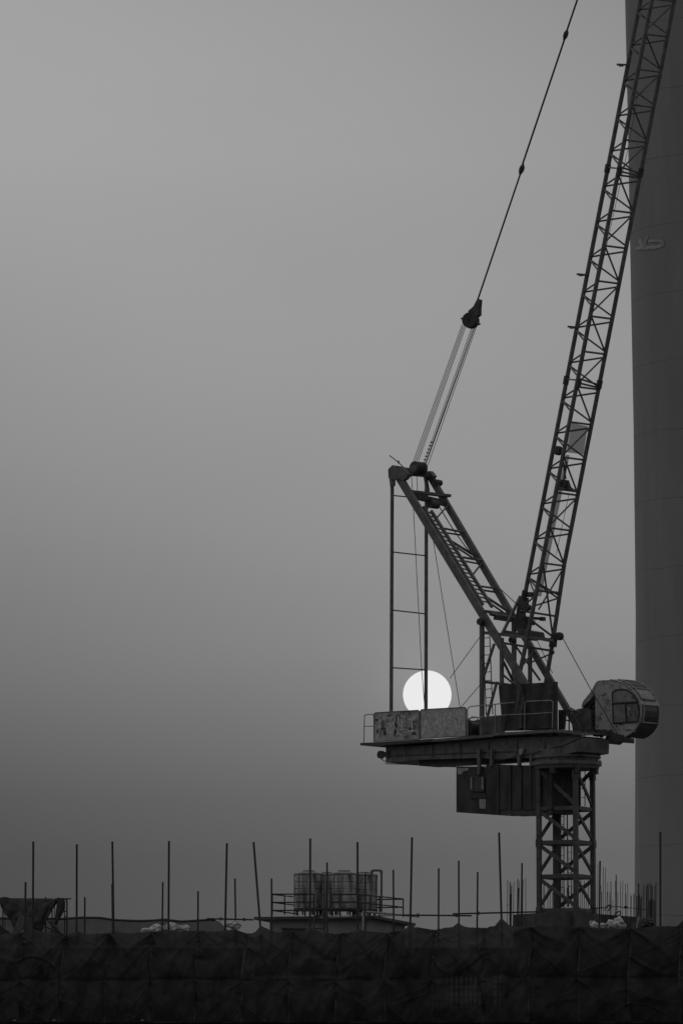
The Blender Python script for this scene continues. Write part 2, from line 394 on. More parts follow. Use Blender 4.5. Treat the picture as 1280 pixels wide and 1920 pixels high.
# --- A-frame
af = empty('a_frame', (0, 0, 0), crane)
def bp_(a, va, b, vb, w_, h_, name, par, side=W, m=STEEL): return MB().beam(P(*a, va), P(*b, vb), w_*S, h_*S, side).build(name, m, par)
bp_((740, 882), -44, (1040, 1376), -36, 7, 15, 'main_leg', af)
bp_((803, 888), 46, (1088, 1373), 46, 7, 12.5, 'main_leg', af)
bp_((735, 884), -44, (733, 1338), -44, 5, 5, 'rear_post', af)
bp_((799, 892), 44, (798, 1332), 44, 5, 5, 'rear_post', af)
for yl, yr in ((929, 935), (1035, 1042), (1144, 1151), (1252, 1256)):
    MB().tube(P(736, yl, -44), P(798, yr, 44), .03).build('post_rung', STEEL, af)
prismP([(727, 880), (735, 872), (752, 874.5), (764, 889), (760, 897), (754, 901), (749, 898), (740, 900), (728, 897)], -49, -39).build('head_gusset', STEEL, af)
prismP([(729, 895), (737, 895), (737, 910), (731, 913)], -47, -41).build('post_clevis', STEEL, af)
prismP([(797, 884), (805, 883), (812, 892), (806, 902), (797, 898)], 40, 50).build('head_gusset', STEEL, af)
bp_((745, 881), -40, (802, 889), 42, 8, 9, 'head_beam', af, side=Z)
bp_((748, 888), -40, (808, 893), 42, 5, 6, 'head_beam', af, side=Z, m=STEEL_D)
prismP([(752, 876), (766, 877), (775, 871), (781, 872), (781, 880), (768, 894), (757, 893), (750, 888)], -26, -22).build('sheave_arm', STEEL, af)
k = MB(); k.lathe(P(784, 878, -12), [(.03, -.30), (12.5*S, -.30), (13*S, -.26), (10*S, -.2), (13*S, -.13), (10*S, -.06), (13*S, 0), (10*S, .07), (13*S, .14), (13*S, .30), (.03, .30)], 24, axis=W, smooth=False)
k.build('head_sheave', STEEL_D, af)
MB().path([P(730, 854, -44), P(743, 864, -40), P(755, 875, -36)], .025, 5).build('mast_light_rod', STEEL_D, af)
MB().box(P(747, 866.5, -38), .07, .07, .14).build('warning_lamp', STEEL_D, af)
bp_((770, 922), -30, (842, 930), 55, 14, 5, 'head_walkway', af, side=U)
bp_((775, 930), -28, (835, 944), 44, 8, 11, 'cross_beam', af, side=U, m=STEEL_D)
k = MB(); k.lathe(P(812, 945, 10), [(.03, -.25), (9*S, -.25), (9*S, .25), (.03, .25)], 20, axis=W, smooth=False); k.build('deflection_sheave', STEEL_D, af)
k = MB(); k.lathe(P(820, 905, 47), [(.03, -.2), (6*S, -.2), (6*S, .2), (.03, .2)], 16, axis=W, smooth=False); k.build('side_sheave', STEEL_D, af)
prismP([(808, 899), (820, 899), (820, 911), (812, 911)], 42, 46).build('sheave_bracket', STEEL, af)
bp_((797, 894), 38, (802, 922), 38, 5, 6, 'short_post', af)
# ladder on the near leg
la, lb = (798, 940), (914, 1120)
k = MB()
A0, B0 = P(793, 950, -30), P(905, 1134, -30); A1, B1 = P(808, 958, -12), P(922, 1138, -12)
k.beam(A0, B0, .09, .12, W); k.beam(A1, B1, .12, .13, W)
n_ = 24
for i in range(1, n_): k.tube(A0.lerp(B0, i/n_), A1.lerp(B1, i/n_), .035, 5)
k.build('ladder', STEEL, af)
for a, b, r in (((833, 991), (868, 998), .05), ((836, 999), (862, 1003), .045), ((846, 1015), (888, 1041), .06), ((855, 1026), (892, 1050), .045), ((868, 1045), (903, 1051), .055), ((870, 1052), (897, 1057), .045),
                ((839, 948), (820, 969), .045), ((903, 1055), (886, 1077), .045), ((899, 1099), (927, 1103), .05), ((901, 1106), (927, 1110), .05), ((912, 1120), (950, 1145), .06), ((917, 1130), (945, 1150), .045), ((900, 1060), (886, 1078), .04)):
    vb = 42 if b[0] > a[0] else -10; va = -10 if b[0] > a[0] else 42
    MB().tube(P(*a, va), P(*b, vb), r, 6).build('cross_brace', STEEL, af)

# --- support tower under the A-frame
st = empty('support_tower', (0, 0, 0), crane)
bp_((903, 1158), -42, (903, 1378), -42, 7, 7, 'tower_post', st)
bp_((963, 1164), 44, (963, 1345), 44, 7, 7, 'tower_post', st)
bp_((940, 1196), -40, (940, 1300), -40, 6, 6, 'tower_post', st)
bp_((993, 1206), 44, (993, 1345), 44, 6, 6, 'tower_post', st)
k = MB(); k.lathe(P(903, 1166, -44), [(.03, -.2), (6.5*S, -.2), (6.5*S, .2), (.03, .2)], 16, axis=W, smooth=False); k.build('post_sheave', STEEL_D, st)
bp_((918, 1150), -30, (968, 1162), 40, 6, 6, 'cross_beam', st)
bp_((908, 1146), -40, (966, 1154), 40, 5, 5, 'cross_beam', st, side=U)
bp_((925, 1157), -20, (1002, 1168), 40, 5, 9, 'cross_beam', st, side=U, m=STEEL_D)
bp_((905, 1186), -40, (1036, 1200), -20, 5, 6, 'cross_beam', st, side=W)
bp_((944, 1184), -30, (1036, 1202), 40, 5, 6, 'cross_beam', st, side=W)
bp_((945, 1206), -30, (1032, 1220), 40, 4, 4, 'cross_beam', st, side=W)
bp_((903, 1278), -42, (963, 1285), 44, 4, 4, 'cross_beam', st, side=W)
bp_((926, 1207), -40, (905, 1272), -42, 4, 4, 'diagonal_strut', st)
bp_((943, 1240), -40, (960, 1275), 30, 5, 5, 'diagonal_strut', st)
bp_((931, 1278), -42, (911, 1352), -42, 4, 4, 'diagonal_strut', st)
bp_((942, 1265), -40, (962, 1282), 40, 3, 3, 'diagonal_strut', st)
bp_((975, 1118), 10, (940, 1190), -30, 4, 5, 'diagonal_strut', st)
bp_((965, 1210), 0, (1012, 1276), 44, 3, 3, 'diagonal_strut', st)
bp_((1000, 1222), 44, (975, 1252), 0, 3, 3, 'diagonal_strut', st)
bp_((995, 1242), 20, (1032, 1226), 30, 2.5, 2.5, 'diagonal_strut', st)
lad(P(917, 1340, -30), P(911, 1180, -30), U, 17*S/1, .025, .38, 'ladder', st)
# foot castings where jib and A-frame cross
prismP([(974, 1122), (984, 1120), (984, 1134), (978, 1150), (983, 1164), (981, 1180), (960, 1176), (959, 1166), (966, 1160), (968, 1142)], 2, 12).build('pivot_bracket', STEEL_D, st)
prismP([(980, 1180), (1000, 1184), (1003, 1196), (985, 1200), (975, 1192)], -8, 20).build('pivot_bracket', STEEL_D, st)
k = MB(); k.lathe(P(988, 1139, 0), [(.03, -.12), (6*S, -.12), (6*S, .12), (.03, .12)], 20, axis=W, smooth=False); k.build('guide_sheave', STEEL_D, st)
k = MB(); k.lathe(P(960, 1200, 0), [(.03, -.12), (6*S, -.12), (6*S, .12), (.03, .12)], 20, axis=W, smooth=False); k.build('guide_sheave', STEEL_D, st)
bp_((978, 1158), 0, (1013, 1160), 30, 5, 5, 'buffer_beam', st, side=Z, m=STEEL_D)
prismP([(1011, 1156.5), (1017, 1156.5), (1017, 1164), (1011, 1164)], 28, 36).build('buffer_head', STEEL_D, st)
prismP([(982, 1110), (996, 1110), (995, 1120), (982, 1119)], 0, 14).build('limit_switch_box', STEEL_D, st)

# --- jib
jib = empty('jib', (0, 0, 0), crane)
def Lx(y): return 1195.6-.1948*(y-20.6)
def Mx(y): return 1071.7+.1925*(780-y)
def Rx(y): return 1263-.1952*(y-2)
VJ = 28
def LP(y): return P(Lx(y), y, 0)
def MP(y): return P(Mx(y), y, -VJ)
def RP(y): return P(Rx(y) if y < 1057.5 else 1057.1-(y-1057.5)*.150, y, VJ)
TOP = -330
MB().tube(LP(TOP), P(984, 1112, 0), .10, 10).build('chord', STEEL, jib)
k = MB(); k.tube(MP(TOP), P(990, 1186, -VJ), .10, 10); k.tube(P(990, 1186, -VJ), P(969, 1283, -VJ), .10, 10); k.build('chord', STEEL, jib)
k = MB(); k.tube(RP(TOP), RP(1057.5), .10, 10); k.tube(RP(1057.5), P(1037, 1194, VJ), .10, 10); k.tube(P(1037, 1194, VJ), P(1021, 1290, VJ), .10, 10); k.build('chord', STEEL, jib)
ys = [1079-66.15*i for i in range(21)]
par = 0
for i, y in enumerate(ys):
    r = .042
    ym, yr = y-29, y-18       # mid and right nodes above this left node
    def B(a, b, rr=r, nm='lacing_brace'): MB().tube(a, b, rr, 6).build(nm, STEEL, jib)
    B(LP(y-3), MP(ym+8)); B(LP(y+3), MP(y+32-5))
    B(LP(y-2), RP(yr+6)); B(LP(y+3), RP(y+44))
    B(MP(ym+6), RP(yr), r*1.1, 'cross_strut')
    if y-66 > TOP+20:
        if i % 2 == 0: B(RP(yr-2), MP(ym-60), r, 'face_brace')
        else: B(MP(ym-2), RP(yr-62), r, 'face_brace')
B(LP(1082), RP(1117), .04, 'lacing_brace'); B(P(992, 1089, 0), P(1001, 1111, -VJ), .04, 'lacing_brace')
B(MP(1107), RP(1112), .06, 'cross_strut'); B(RP(1064), P(1009, 1143, -VJ), .04, 'face_brace')
B(P(1018, 1060, -VJ), P(1035, 1190, VJ), .045, 'face_brace'); B(RP(1121), P(1001, 1136, -VJ), .04, 'lacing_brace')
B(P(1001, 1119, -VJ), P(984, 1133, 0), .045, 'lacing_brace'); B(P(975, 1145, 0), RP(1155.5), .05, 'cross_strut')
B(P(995, 1163, -VJ), P(1036, 1194, VJ), .05, 'face_brace')
for yj in (322, 719, 1115):
    for f_, dy in ((LP, -6), (MP, 0), (RP, 2)) if yj < 1100 else ((LP, 0),):
        yy = yj+dy; MB().tube(f_(yy+8), f_(yy-8), .135, 10).build('joint_collar', STEEL_D, jib)
    if yj < 1100:
        MB().tube(MP(yj-9), RP(yj+3), .05).build('joint_strut', STEEL, jib); MB().tube(LP(yj-8), MP(yj-6), .04).build('joint_strut', STEEL, jib)
        MB().tube(MP(yj-1), RP(yj+8), .045).build('joint_strut', STEEL, jib)
# mesh panels and walkway inside the jib
k = MB(); k.prism([P(1071, 793, -10), P(1101, 799, 18), P(1093, 852, 18), P(1061, 848, -10)], V3((0, .02, 0))); k.build('mesh_panel', MESHP, jib)
k = MB(); k.prism([P(1060, 853, -14), P(1067, 853, -8), P(1014, 1118, -8), P(1005, 1118, -14)], V3((0, .02, 0))); k.build('walkway_mesh', MESHP, jib)
# sheaves inside
for cx, cy in ((1046, 845), (1057, 908)):
    k = MB(); k.lathe(P(cx, cy, -8), [(.03, -.1), (8.5*S, -.1), (9*S, -.06), (7*S, 0), (9*S, .06), (8.5*S, .1), (.03, .1)], 24, axis=W, smooth=False)
    s_ = k.build('jib_sheave', STEEL_D, jib)
prismP([(1035, 839), (1047, 840), (1047, 850), (1033, 850)], -14, -6).build('sheave_plate', STEEL_D, jib)
prismP([(1046, 915), (1052, 900), (1062, 900), (1068, 918)], -10, -4).build('sheave_plate', STEEL_D, jib)
B(P(1056, 900, -10), P(1062, 866, -10), .05, 'sheave_stay'); B(P(1060, 898, -10), P(1055, 866, -10), .04, 'sheave_stay')
B(MP(916), RP(921), .07, 'cross_strut')
for (a, b) in (((1156, 121), (1178, 122)), ((1081, 514), (1103, 516)), ((1064, 612.5), (1084, 614))):
    k = MB(); k.beam(P(*a, -4), P(*b, -4), .07, .09, W); k.beam(P(a[0]+4, a[1]+2.5, -4), P(a[0]+11, a[1]+2.5, -4), .06, .07, W); k.build('chord_bracket', STEEL_D, jib)
k = MB(); k.lathe(P(1048, 1193, VJ), [(.03, -.1), (7.5*S, -.1), (8*S, 0), (7.5*S, .1), (.03, .1)], 24, axis=W, smooth=False); k.build('foot_sheave', STEEL_D, jib)
prismP([(1032, 1188), (1046, 1189), (1046, 1198), (1032, 1200)], 24, 32).build('sheave_plate', STEEL_D, jib)
prismP([(1030, 1195), (1038, 1195), (1036, 1213), (1028, 1213)], 23, 33).build('joint_collar', STEEL_D, jib)
k = MB(); k.lathe(P(1034, 1223, VJ), [(.03, -.08), (4*S, -.08), (4*S, .08), (.03, .08)], 12, axis=W, smooth=False); k.build('foot_sheave', STEEL_D, jib)

# --- ropes and pendant
rp = crane
def rope(pts, r=.017, name='wire_rope', vs=None, par=rp, m=ROPE):
    vs = vs or [0]*len(pts)
    return MB().path([P(x, y, v) for (x, y), v in zip(pts, vs)], r, 5).build(name, m, par)
TPX = lambda y: 1082+(893-1082)*(y/565.0)
rope([(TPX(-330), -330), (1061, 60)], .045, 'pendant_line'); rope([(1058, 72), (977.5, 312)], .045, 'pendant_line'); rope([(975.5, 324), (895, 562)], .042, 'pendant_line')
def spindle(x, y, ln, wd):
    a, b = P(x+ln*.31, y-ln*.95, 0), P(x-ln*.31, y+ln*.95, 0); d = b-a
    k = MB(); k.lathe(a, [(.02, 0), (wd*.55, d.length*.12), (wd, d.length*.3), (wd, d.length*.6), (wd*.5, d.length*.85), (.02, d.length)], 8, axis=d, smooth=False); k.build('pendant_joint', STEEL_D, crane)
spindle(1059.5, 66, 12, .11); spindle(977, 318, 12, .12)
blk = prismP([(894, 560), (898.5, 562), (897, 578), (897, 590), (893, 594), (878, 590), (877, 583), (887, 574)], -4, 4).build('pulley_block', STEEL_D, crane)
k = MB(); k.lathe(P(882, 601, 0), [(.03, -.2), (15*S, -.2), (15.5*S, -.12), (13*S, 0), (15.5*S, .12), (15*S, .2), (.03, .2)], 28, axis=W*0.75+U*-.3, smooth=False); k.build('block_sheave', STEEL_D, blk)
MB().tube(P(864.5, 597, 0), P(899, 608, 0), .05, 8).build('block_axle', STEEL_D, blk)
for i in range(4): rope([(866+i*2.0, 608+i*1.8), (774+i*3.3, 866-i*.5)], .015, vs=[-6+i*4, -18+i*6])
for i in range(4): rope([(884+i*2.9, 614-i*.6), (794.5+i*2.2-(2 if i == 2 else 0), 868+i*2.0)], .015 if i != 2 else .022, vs=[-6+i*4, -18+i*6])
k = MB()
for i in range(6): k.box(P(796+i*2.4, 862-i*6.6, 0), .10, .10, .05)
k.build('rope_clamps', ROPE, crane)
rope([(771, 893), (775, 960), (790, 1255), (796, 1330)], .016)
rope([(781, 893), (782, 920)], .015)
rope([(808, 990), (862, 1328)], .016)
rope([(862, 1328), (903, 1280)], .016); rope([(843, 1272), (900, 1193)], .016)
rope([(936, 1103), (978, 1142)], .02); rope([(1054, 1196), (1104, 1288), (1156, 1376)], .02, vs=[30, 30, 44])
rope([(823, 950), (846, 988), (872, 1025), (905, 1062)], .025, vs=[20]*4)
rope([(1196, 170), (1176, 280), (1075, 740)], .012, vs=[-10]*3)
rope([(1066, 925), (1042, 1040)], .012, vs=[-5]*2)
rope([(1004, 1196), (1035, 1262)], .016, vs=[0, 20])
rope([(722, 1432), (760, 1433), (820, 1437), (856, 1438), (900, 1438), (990, 1422)], .02, vs=[-30]*6)
rope([(714, 1423), (723, 1428)], .02, vs=[-38]*2)

# --- counterweights hanging below
cw = empty('counterweight', (0, 0, 0), crane)
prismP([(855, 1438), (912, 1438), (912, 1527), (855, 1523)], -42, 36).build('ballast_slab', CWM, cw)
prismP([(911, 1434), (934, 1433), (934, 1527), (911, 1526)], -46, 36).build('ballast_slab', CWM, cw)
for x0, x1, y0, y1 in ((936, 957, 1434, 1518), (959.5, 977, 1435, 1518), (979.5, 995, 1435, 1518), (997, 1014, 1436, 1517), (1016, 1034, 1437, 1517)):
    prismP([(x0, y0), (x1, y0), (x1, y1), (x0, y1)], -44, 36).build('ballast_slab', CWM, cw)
prismP([(905, 1518), (1034, 1515.5), (1034, 1524), (930, 1527.5), (905, 1526)], -42, 34).build('ballast_tray', STEEL_D, cw)
for x, y0, y1 in ((898, 1405, 1452), (921.5, 1405, 1436), (973, 1415, 1436), (996, 1415, 1436)):
    MB().beam(P(x, y0, -46), P(x, y1, -46), 6*S, 6*S, U).build('hanger_bar', STEEL, cw)
prismP([(884, 1456), (906, 1456), (906, 1484), (884, 1484)], -47, -42).build('latch_housing', STEEL_D, cw)
prismP([(880, 1484), (910, 1486), (910, 1497), (880, 1497)], -44, -42).build('latch_shelf', TARP, cw)
for x in (883.5, 904.5): MB().beam(P(x, 1457, -48), P(x, 1480, -48), .07, .07, U).build('latch_bar', CABT, cw)
prismP([(898, 1498), (910, 1498), (910, 1516), (898, 1516)], -43, -42.2).build('id_plate', CABT, cw)
prismP([(857, 1440), (878, 1440), (876, 1445), (868, 1446), (864, 1452), (857, 1452)], -43, -42.2).build('worn_patch', CABT, cw)

# --- winch housing with tarpaulin
wh = empty('winch_housing', (0, 0, 0), crane)
prismP([(941, 1285), (1036, 1280), (1037, 1368), (938, 1370)], -44, -32).build('housing_box', STEEL_D, wh)
rows = []
for j in range(15):
    f = j/14; row = []
    for i in range(40):
        g_ = i/39; x = 934+g_*(1045-934)+(3 if g_ < .1 else 0)*(f); y = (1285-g_*7)+f*86
        x += 5*f*(1-g_)*math.sin(f*3)
        fold = .05*math.sin(g_*26+f*3)+.09*math.exp(-((g_-.42-.05*f)/.05)**2)*math.sin(f*9+g_*30)+.04*noise.noise(V3((g_*9, f*5, 3)))
        row.append(P(x, y, -47+(fold-.03)/S))
    rows.append(row)
MB().grid(rows).build('winch_tarpaulin', TARP, wh)
rows = []
for j in range(18):
    f = j/17; row = []
    for i in range(9):
        g_ = i/8; wdt = 10+5*math.sin(f*2.6); x = 966+g_*wdt+f*2+2*math.sin(f*7); y = 1281+f*84
        row.append(P(x, y, -51-3*math.sin(g_*math.pi)+2*math.sin(g_*9+f*6)))
    rows.append(row)
MB().grid(rows).build('tarpaulin_fold', mat('worn_tarpaulin', .075, .7, .5, 6), wh)
prismP([(1046, 1331), (1058, 1331), (1055, 1368), (1046, 1368)], -12, -6).build('control_cabinet', STEEL_D, wh)
wd = empty('winch', (0, 0, 0), crane)
k = MB(); k.lathe(P(887, 1366, -20), [(.03, -.5), (17*S, -.5), (17*S, -.44), (12*S, -.42), (12*S, .42), (17*S, .44), (17*S, .5), (.03, .5)], 24, axis=W, smooth=False); k.build('drum', STEEL_D, wd)
prismP([(872, 1349), (884, 1352), (935, 1341), (938, 1342), (938, 1378), (872, 1381)], 0, 12).build('winch_frame', STEEL_D, wd)
prismP([(900, 1346), (930, 1341), (934, 1376), (905, 1378)], -14, 5).build('motor', STEEL, wd)
prismP([(1068, 1336), (1084, 1329), (1100, 1328), (1106, 1334), (1108, 1378), (1074, 1378)], 50, 56).build('cab_walkway_box', STEEL, crane)
k = MB()
for a, b in (((1058, 1330), (1075, 1334)), ((1066, 1332), (1066, 1374)), ((1058, 1350), (1075, 1352)), ((1070, 1328), (1090, 1340)), ((1075, 1345), (1085, 1372))): k.tube(P(*a, 32), P(*b, 32), .035, 5)
k.build('deck_bracing', STEEL_D, crane)
k = MB(); rnd = random.Random(4)
for i in range(14): k.box(P(1105+rnd.uniform(0, 30), 1374+rnd.uniform(-4, 5), 30+rnd.uniform(0, 10)), rnd.uniform(.05, .3), .1, rnd.uniform(.05, .2), rnd.uniform(0, 3))
k.build('cable_fittings', STEEL_D, crane)
k = MB()
for q_ in range(5): k.path([P(1096+q_*7+t_*1.6, 1376-6*math.sin(t_*.5+q_)-q_*.5, 40) for t_ in range(7)], .03, 5)
k.build('deck_hoses', ROPE, crane)
MB().box(P(1108, 1374.5, 36), .14, .04, .05, .4).build('shiny_clip', SHEET, crane)
k = MB(); k.path([P(925, 1428, -42), P(1000, 1412, -43), P(1060, 1396, -43.5), P(1095, 1380, -43.5)], .02, 5); k.build('slack_cable', ROPE, crane)

# --- operator cab
cab = empty('operator_cab', (0, 0, 0), crane)
VC = 46; VW = 54
cs = 7.529
def cp(x, y): return (1080+x/cs, 1260+y/cs)
side = [cp(262, 160), cp(300, 125), cp(340, 118), cp(480, 112), cp(560, 125), cp(630, 145), cp(700, 180), cp(770, 235), cp(830, 300), cp(875, 380), cp(900, 460), cp(908, 540), cp(905, 620), cp(890, 700), cp(855, 770), cp(810, 830), cp(750, 880), cp(680, 915), cp(580, 905), cp(450, 870), cp(330, 850), cp(265, 830)]
prismP(side, VC, VC+VW).build('cab_shell', CABM, cab)
# rounded rim on both edges
for v in (VC, VC+VW):
    MB().path([P(x, y, v) for x, y in side[3:18]], .045, 6).build('edge_rim', CABT, cab)
def arcstrip(i0, i1, v0, v1, out_, m, name, par=cab, thick=.03):
    ctr = P(*cp(520, 520), VC); k = MB(); a, b = [], []
    for i in range(i0, i1+1):
        p = P(*side[i], VC); d = (p-ctr).normalized(); a.append(p+d*(out_-thick)); b.append(p+d*out_)
    poly = a+b[::-1]; off = W*(v1-v0)*S
    k.prism([p+W*(v0-VC)*S for p in poly], off); return k.build(name, m, par)
arcstrip(4, 7, 5+VC, VC+VW-5, .05, mat('roof_panel', .07, .7), 'roof_window')
arcstrip(7, 9, 7+VC, VC+VW-6, .05, GLASS_L, 'upper_front_window')
arcstrip(10, 13, 6+VC, VC+VW-6, .05, GLASS_D, 'front_window')
arcstrip(13, 17, 1+VC, VC+VW-1, .025, STEEL_D, 'lower_front_panel')
for i in (4, 7, 10, 13, 15):
    MB().beam(P(*side[i], VC), P(*side[i], VC+VW), .12, .16, Z).build('frame_bar', CABT, cab)
MB().beam(P(side[7][0], side[7][1]-2, VC+8), P(side[7][0], side[7][1]-2, VC+VW+3), .28, .08, U).build('sun_visor', STEEL_D, cab)
prismP([cp(560, 118), cp(700, 128), cp(720, 150), cp(600, 140)], VC+20, VC+44).build('roof_hatch', STEEL_D, cab)
for j in range(2):
    v = VC+8+j*(VW-16)
    k = MB(); k.path([P(*side[i], v)+ (P(*side[i], v)-P(*cp(520, 520), v)).normalized()*.06 for i in range(7, 14)], .03, 5); k.build('window_mullion', CABT, cab)
for i0, i1, v0, v1 in ((7, 9, VC+7, VC+VW-6), (10, 13, VC+6, VC+VW-6), (4, 7, VC+5, VC+VW-5)):
    c_ = P(*cp(520, 520), VC); arc = []
    for i in range(i0, i1+1):
        p_ = P(*side[i], VC); arc.append(p_+(p_-c_).normalized()*.07)
    la1 = [p_+W*(v0-VC)*S for p_ in arc]; la2 = [p_+W*(v1-VC)*S for p_ in arc]
    MB().path(la1+la2[::-1]+[la1[0]], .032, 5).build('front_window_frame', CABT, cab)
# side window opening: dark frame, panes
win = [cp(505, 290), cp(560, 258), cp(640, 245), cp(715, 260), cp(790, 310), cp(840, 380), cp(875, 470), cp(885, 560), cp(880, 640), cp(862, 700), cp(520, 722)]
fr = prismP(win, VC-1.6, VC+.5).build('side_window', CABM, cab)
k = MB(); pw = [P(x, y, VC-1.8) for x, y in win]; k.path(pw+[pw[0]], .038, 6); k.tube(P(*cp(508, 448), VC-2), P(*cp(860, 425), VC-2), .055, 6); k.tube(P(*cp(692, 440), VC-2), P(*cp(705, 710), VC-2), .05, 6); k.build('window_frame', TARP, fr)
prismP([cp(515, 300), cp(565, 268), cp(640, 255), cp(710, 270), cp(780, 320), cp(830, 390), cp(842, 420), cp(515, 442)], VC-2.2, VC-1.7).build('upper_pane', GLASS_L, fr)
prismP([cp(525, 462), cp(684, 452), cp(690, 700), cp(525, 710)], VC-2.2, VC-1.7).build('lower_pane', GLASS_L, fr)
prismP([cp(702, 450), cp(862, 440), cp(874, 560), cp(868, 690), cp(712, 700)], VC-2.2, VC-1.7).build('dark_pane', mat('dim_glass', .13, .3, .5, 5), fr)
prismP([cp(712, 480), cp(745, 500), cp(780, 560), cp(770, 620), cp(740, 640), cp(722, 600)], VC-2.6, VC-2.25).build('pale_curtain', mat('curtain', .3, .8, .4, 7), fr)
# the round S emblem
k = MB(); ss = [(770, 560), (757, 545), (742, 552), (742, 572), (766, 585), (766, 603), (750, 614), (736, 602)]
k.path([P(*cp(x, y), VC-2.9) for x, y in ss], .018, 5)
k.build('letter_s_mark', TARP, fr)
# stains, panel seams on the shell
for a, b in ((cp(500, 150), cp(500, 285)), (cp(350, 330), cp(430, 300))): MB().tube(P(*a, VC-.1), P(*b, VC-.1), .012, 4).build('panel_seam', CABT, cab)
k = MB(); rnd = random.Random(12)
for cx, cy, rx, ry in ((340, 660, 10, 24), (320, 630, 20, 6), (380, 325, 35, 12), (400, 300, 14, 10), (445, 400, 20, 12), (575, 625, 12, 8), (630, 738, 50, 14), (740, 820, 40, 14), (460, 540, 26, 8), (420, 560, 14, 6), (350, 590, 8, 20), (690, 350, 14, 10), (300, 780, 8, 18), (560, 770, 10, 20), (800, 350, 20, 30)):
    vs = []; 
    for i in range(14):
        a = i*math.pi/7; f = rnd.uniform(.5, 1.3); vs.append(P(*cp(cx+rx*f*math.cos(a), cy+ry*f*math.sin(a)), VC-2.35 if cy < 700 and cx > 500 else VC-.25))
    k.add(vs, [tuple(range(14))])
k.build('rust_stain', mat('rust_stain', .11, .8, .5, 8), cab)
# rear cowl
prismP([cp(262, 165), cp(262, 310), cp(160, 420), cp(75, 500), cp(70, 470), cp(95, 410), cp(150, 340), cp(215, 255)], VC+4, VC+VW).build('rear_cowl', CABT, cab)
prismP([cp(262, 320), cp(262, 850), cp(150, 820), cp(60, 780), cp(0, 730), cp(0, 525), cp(75, 520), cp(170, 420)], VC+10, VC+VW).build('rear_box', STEEL_D, cab)
k = MB()
for a, b in (((135, 520), (145, 800)), ((60, 520), (262, 495)), ((100, 630), (262, 620)), ((110, 690), (262, 680)), ((140, 735), (262, 735)), ((170, 500), (262, 400))): k.tube(P(*cp(*a), VC+8), P(*cp(*b), VC+8), .03, 5)
k.build('rear_frame', TARP, cab)
# undercarriage beams
prismP([cp(400, 950), cp(420, 900), cp(450, 820), cp(480, 810), cp(520, 860), cp(590, 880), cp(650, 890), cp(655, 920), cp(780, 935), cp(780, 985), cp(780, 1008), cp(620, 995), cp(580, 1028), cp(410, 1010)], VC-4, VC+3).build('cab_support', STEEL_D, cab)
k = MB(); k.prism([P(*cp(650, 910), VC+2), P(*cp(700, 905), VC+2), P(*cp(780, 975), VC+2), P(*cp(700, 975), VC+2)], W*8*S); k.build('floor_pan', STEEL_D, cab)

# ------------------------------------------------------------------ chimney
CHY = 420.0; cS = CHY/F
prof_px = [(-900, 192), (0, 182), (220, 178.5), (440, 176), (800, 171.5), (1150, 170), (1450, 173), (1700, 176)]
ccx = at(1360, 1150, CHY).x
def z_at(py, Y): return at(640, py, Y).z
cm = mat('chimney_concrete', .28, .9, .08, .5, stretch=(1, 1, .12), detail=12)
t = cm.node_tree; geo = t.nodes.new('ShaderNodeTexCoord'); sx = t.nodes.new('ShaderNodeSeparateXYZ'); t.links.new(geo.outputs['Object'], sx.inputs[0])
nz = t.nodes.new('ShaderNodeTexNoise'); nz.inputs['Scale'].default_value = .35; t.links.new(geo.outputs['Object'], nz.inputs[0])
def tm(op, a, b=None, c=None):
    n = t.nodes.new('ShaderNodeMath'); n.operation = op
    for i, v in enumerate((a, b, c)):
        if v is None: continue
        if isinstance(v, (int, float)): n.inputs[i].default_value = v
        else: t.links.new(v, n.inputs[i])
    return n.outputs[0]
ph = tm('ADD', sx.outputs['Z'], tm('MULTIPLY', nz.outputs[0], .35))
fr_ = tm('FRACT', tm('DIVIDE', tm('SUBTRACT', ph, z_at(692, CHY)), 129.5*cS))
ln = tm('LESS_THAN', fr_, .013)
lnf = tm('MULTIPLY', ln, tm('MULTIPLY', nz.outputs[0], .9))
mx = t.nodes.new('ShaderNodeMixRGB'); mx.blend_type = 'MIX'; mx.inputs[2].default_value = (.13, .13, .13, 1)
bs = t.nodes['Principled BSDF']; src = bs.inputs['Base Color'].links[0].from_socket
t.links.new(lnf, mx.inputs[0]); t.links.new(src, mx.inputs[1]); t.links.new(mx.outputs[0], bs.inputs['Base Color'])
pr = [(176*cS*1.12, 0), (176*cS*1.06, 8)]
for py, r in reversed(prof_px): pr.append((r*cS, z_at(py, CHY)))
pr.append((190*cS, z_at(-900, CHY)+.5)); pr.append((180*cS, z_at(-900, CHY)+.5)); pr.append((178*cS, z_at(-700, CHY)))
k = MB(); k.lathe((ccx, CHY, 0), pr, 96)
chim = k.build('chimney', cm, loc=(ccx, CHY, 0))
tag(chim, 'huge pale concrete chimney with faint horizontal joint lines behind the jib and the cab', 'chimney')
def on_ch(px, py, off=.04):       # point on the chimney's near surface
    dx = at(px, py, CHY-5).x-ccx
    r = None
    for (ya, ra), (yb, rb) in zip(prof_px, prof_px[1:]):
        if ya <= py <= yb: r = (ra+(rb-ra)*(py-ya)/(yb-ya))*cS
    r += off; yy = CHY-5
    for _ in range(6):
        dx = at(px, py, yy).x-ccx; yy = CHY-math.sqrt(max(0, r*r-dx*dx))
    return at(px, py, yy)
k = MB()
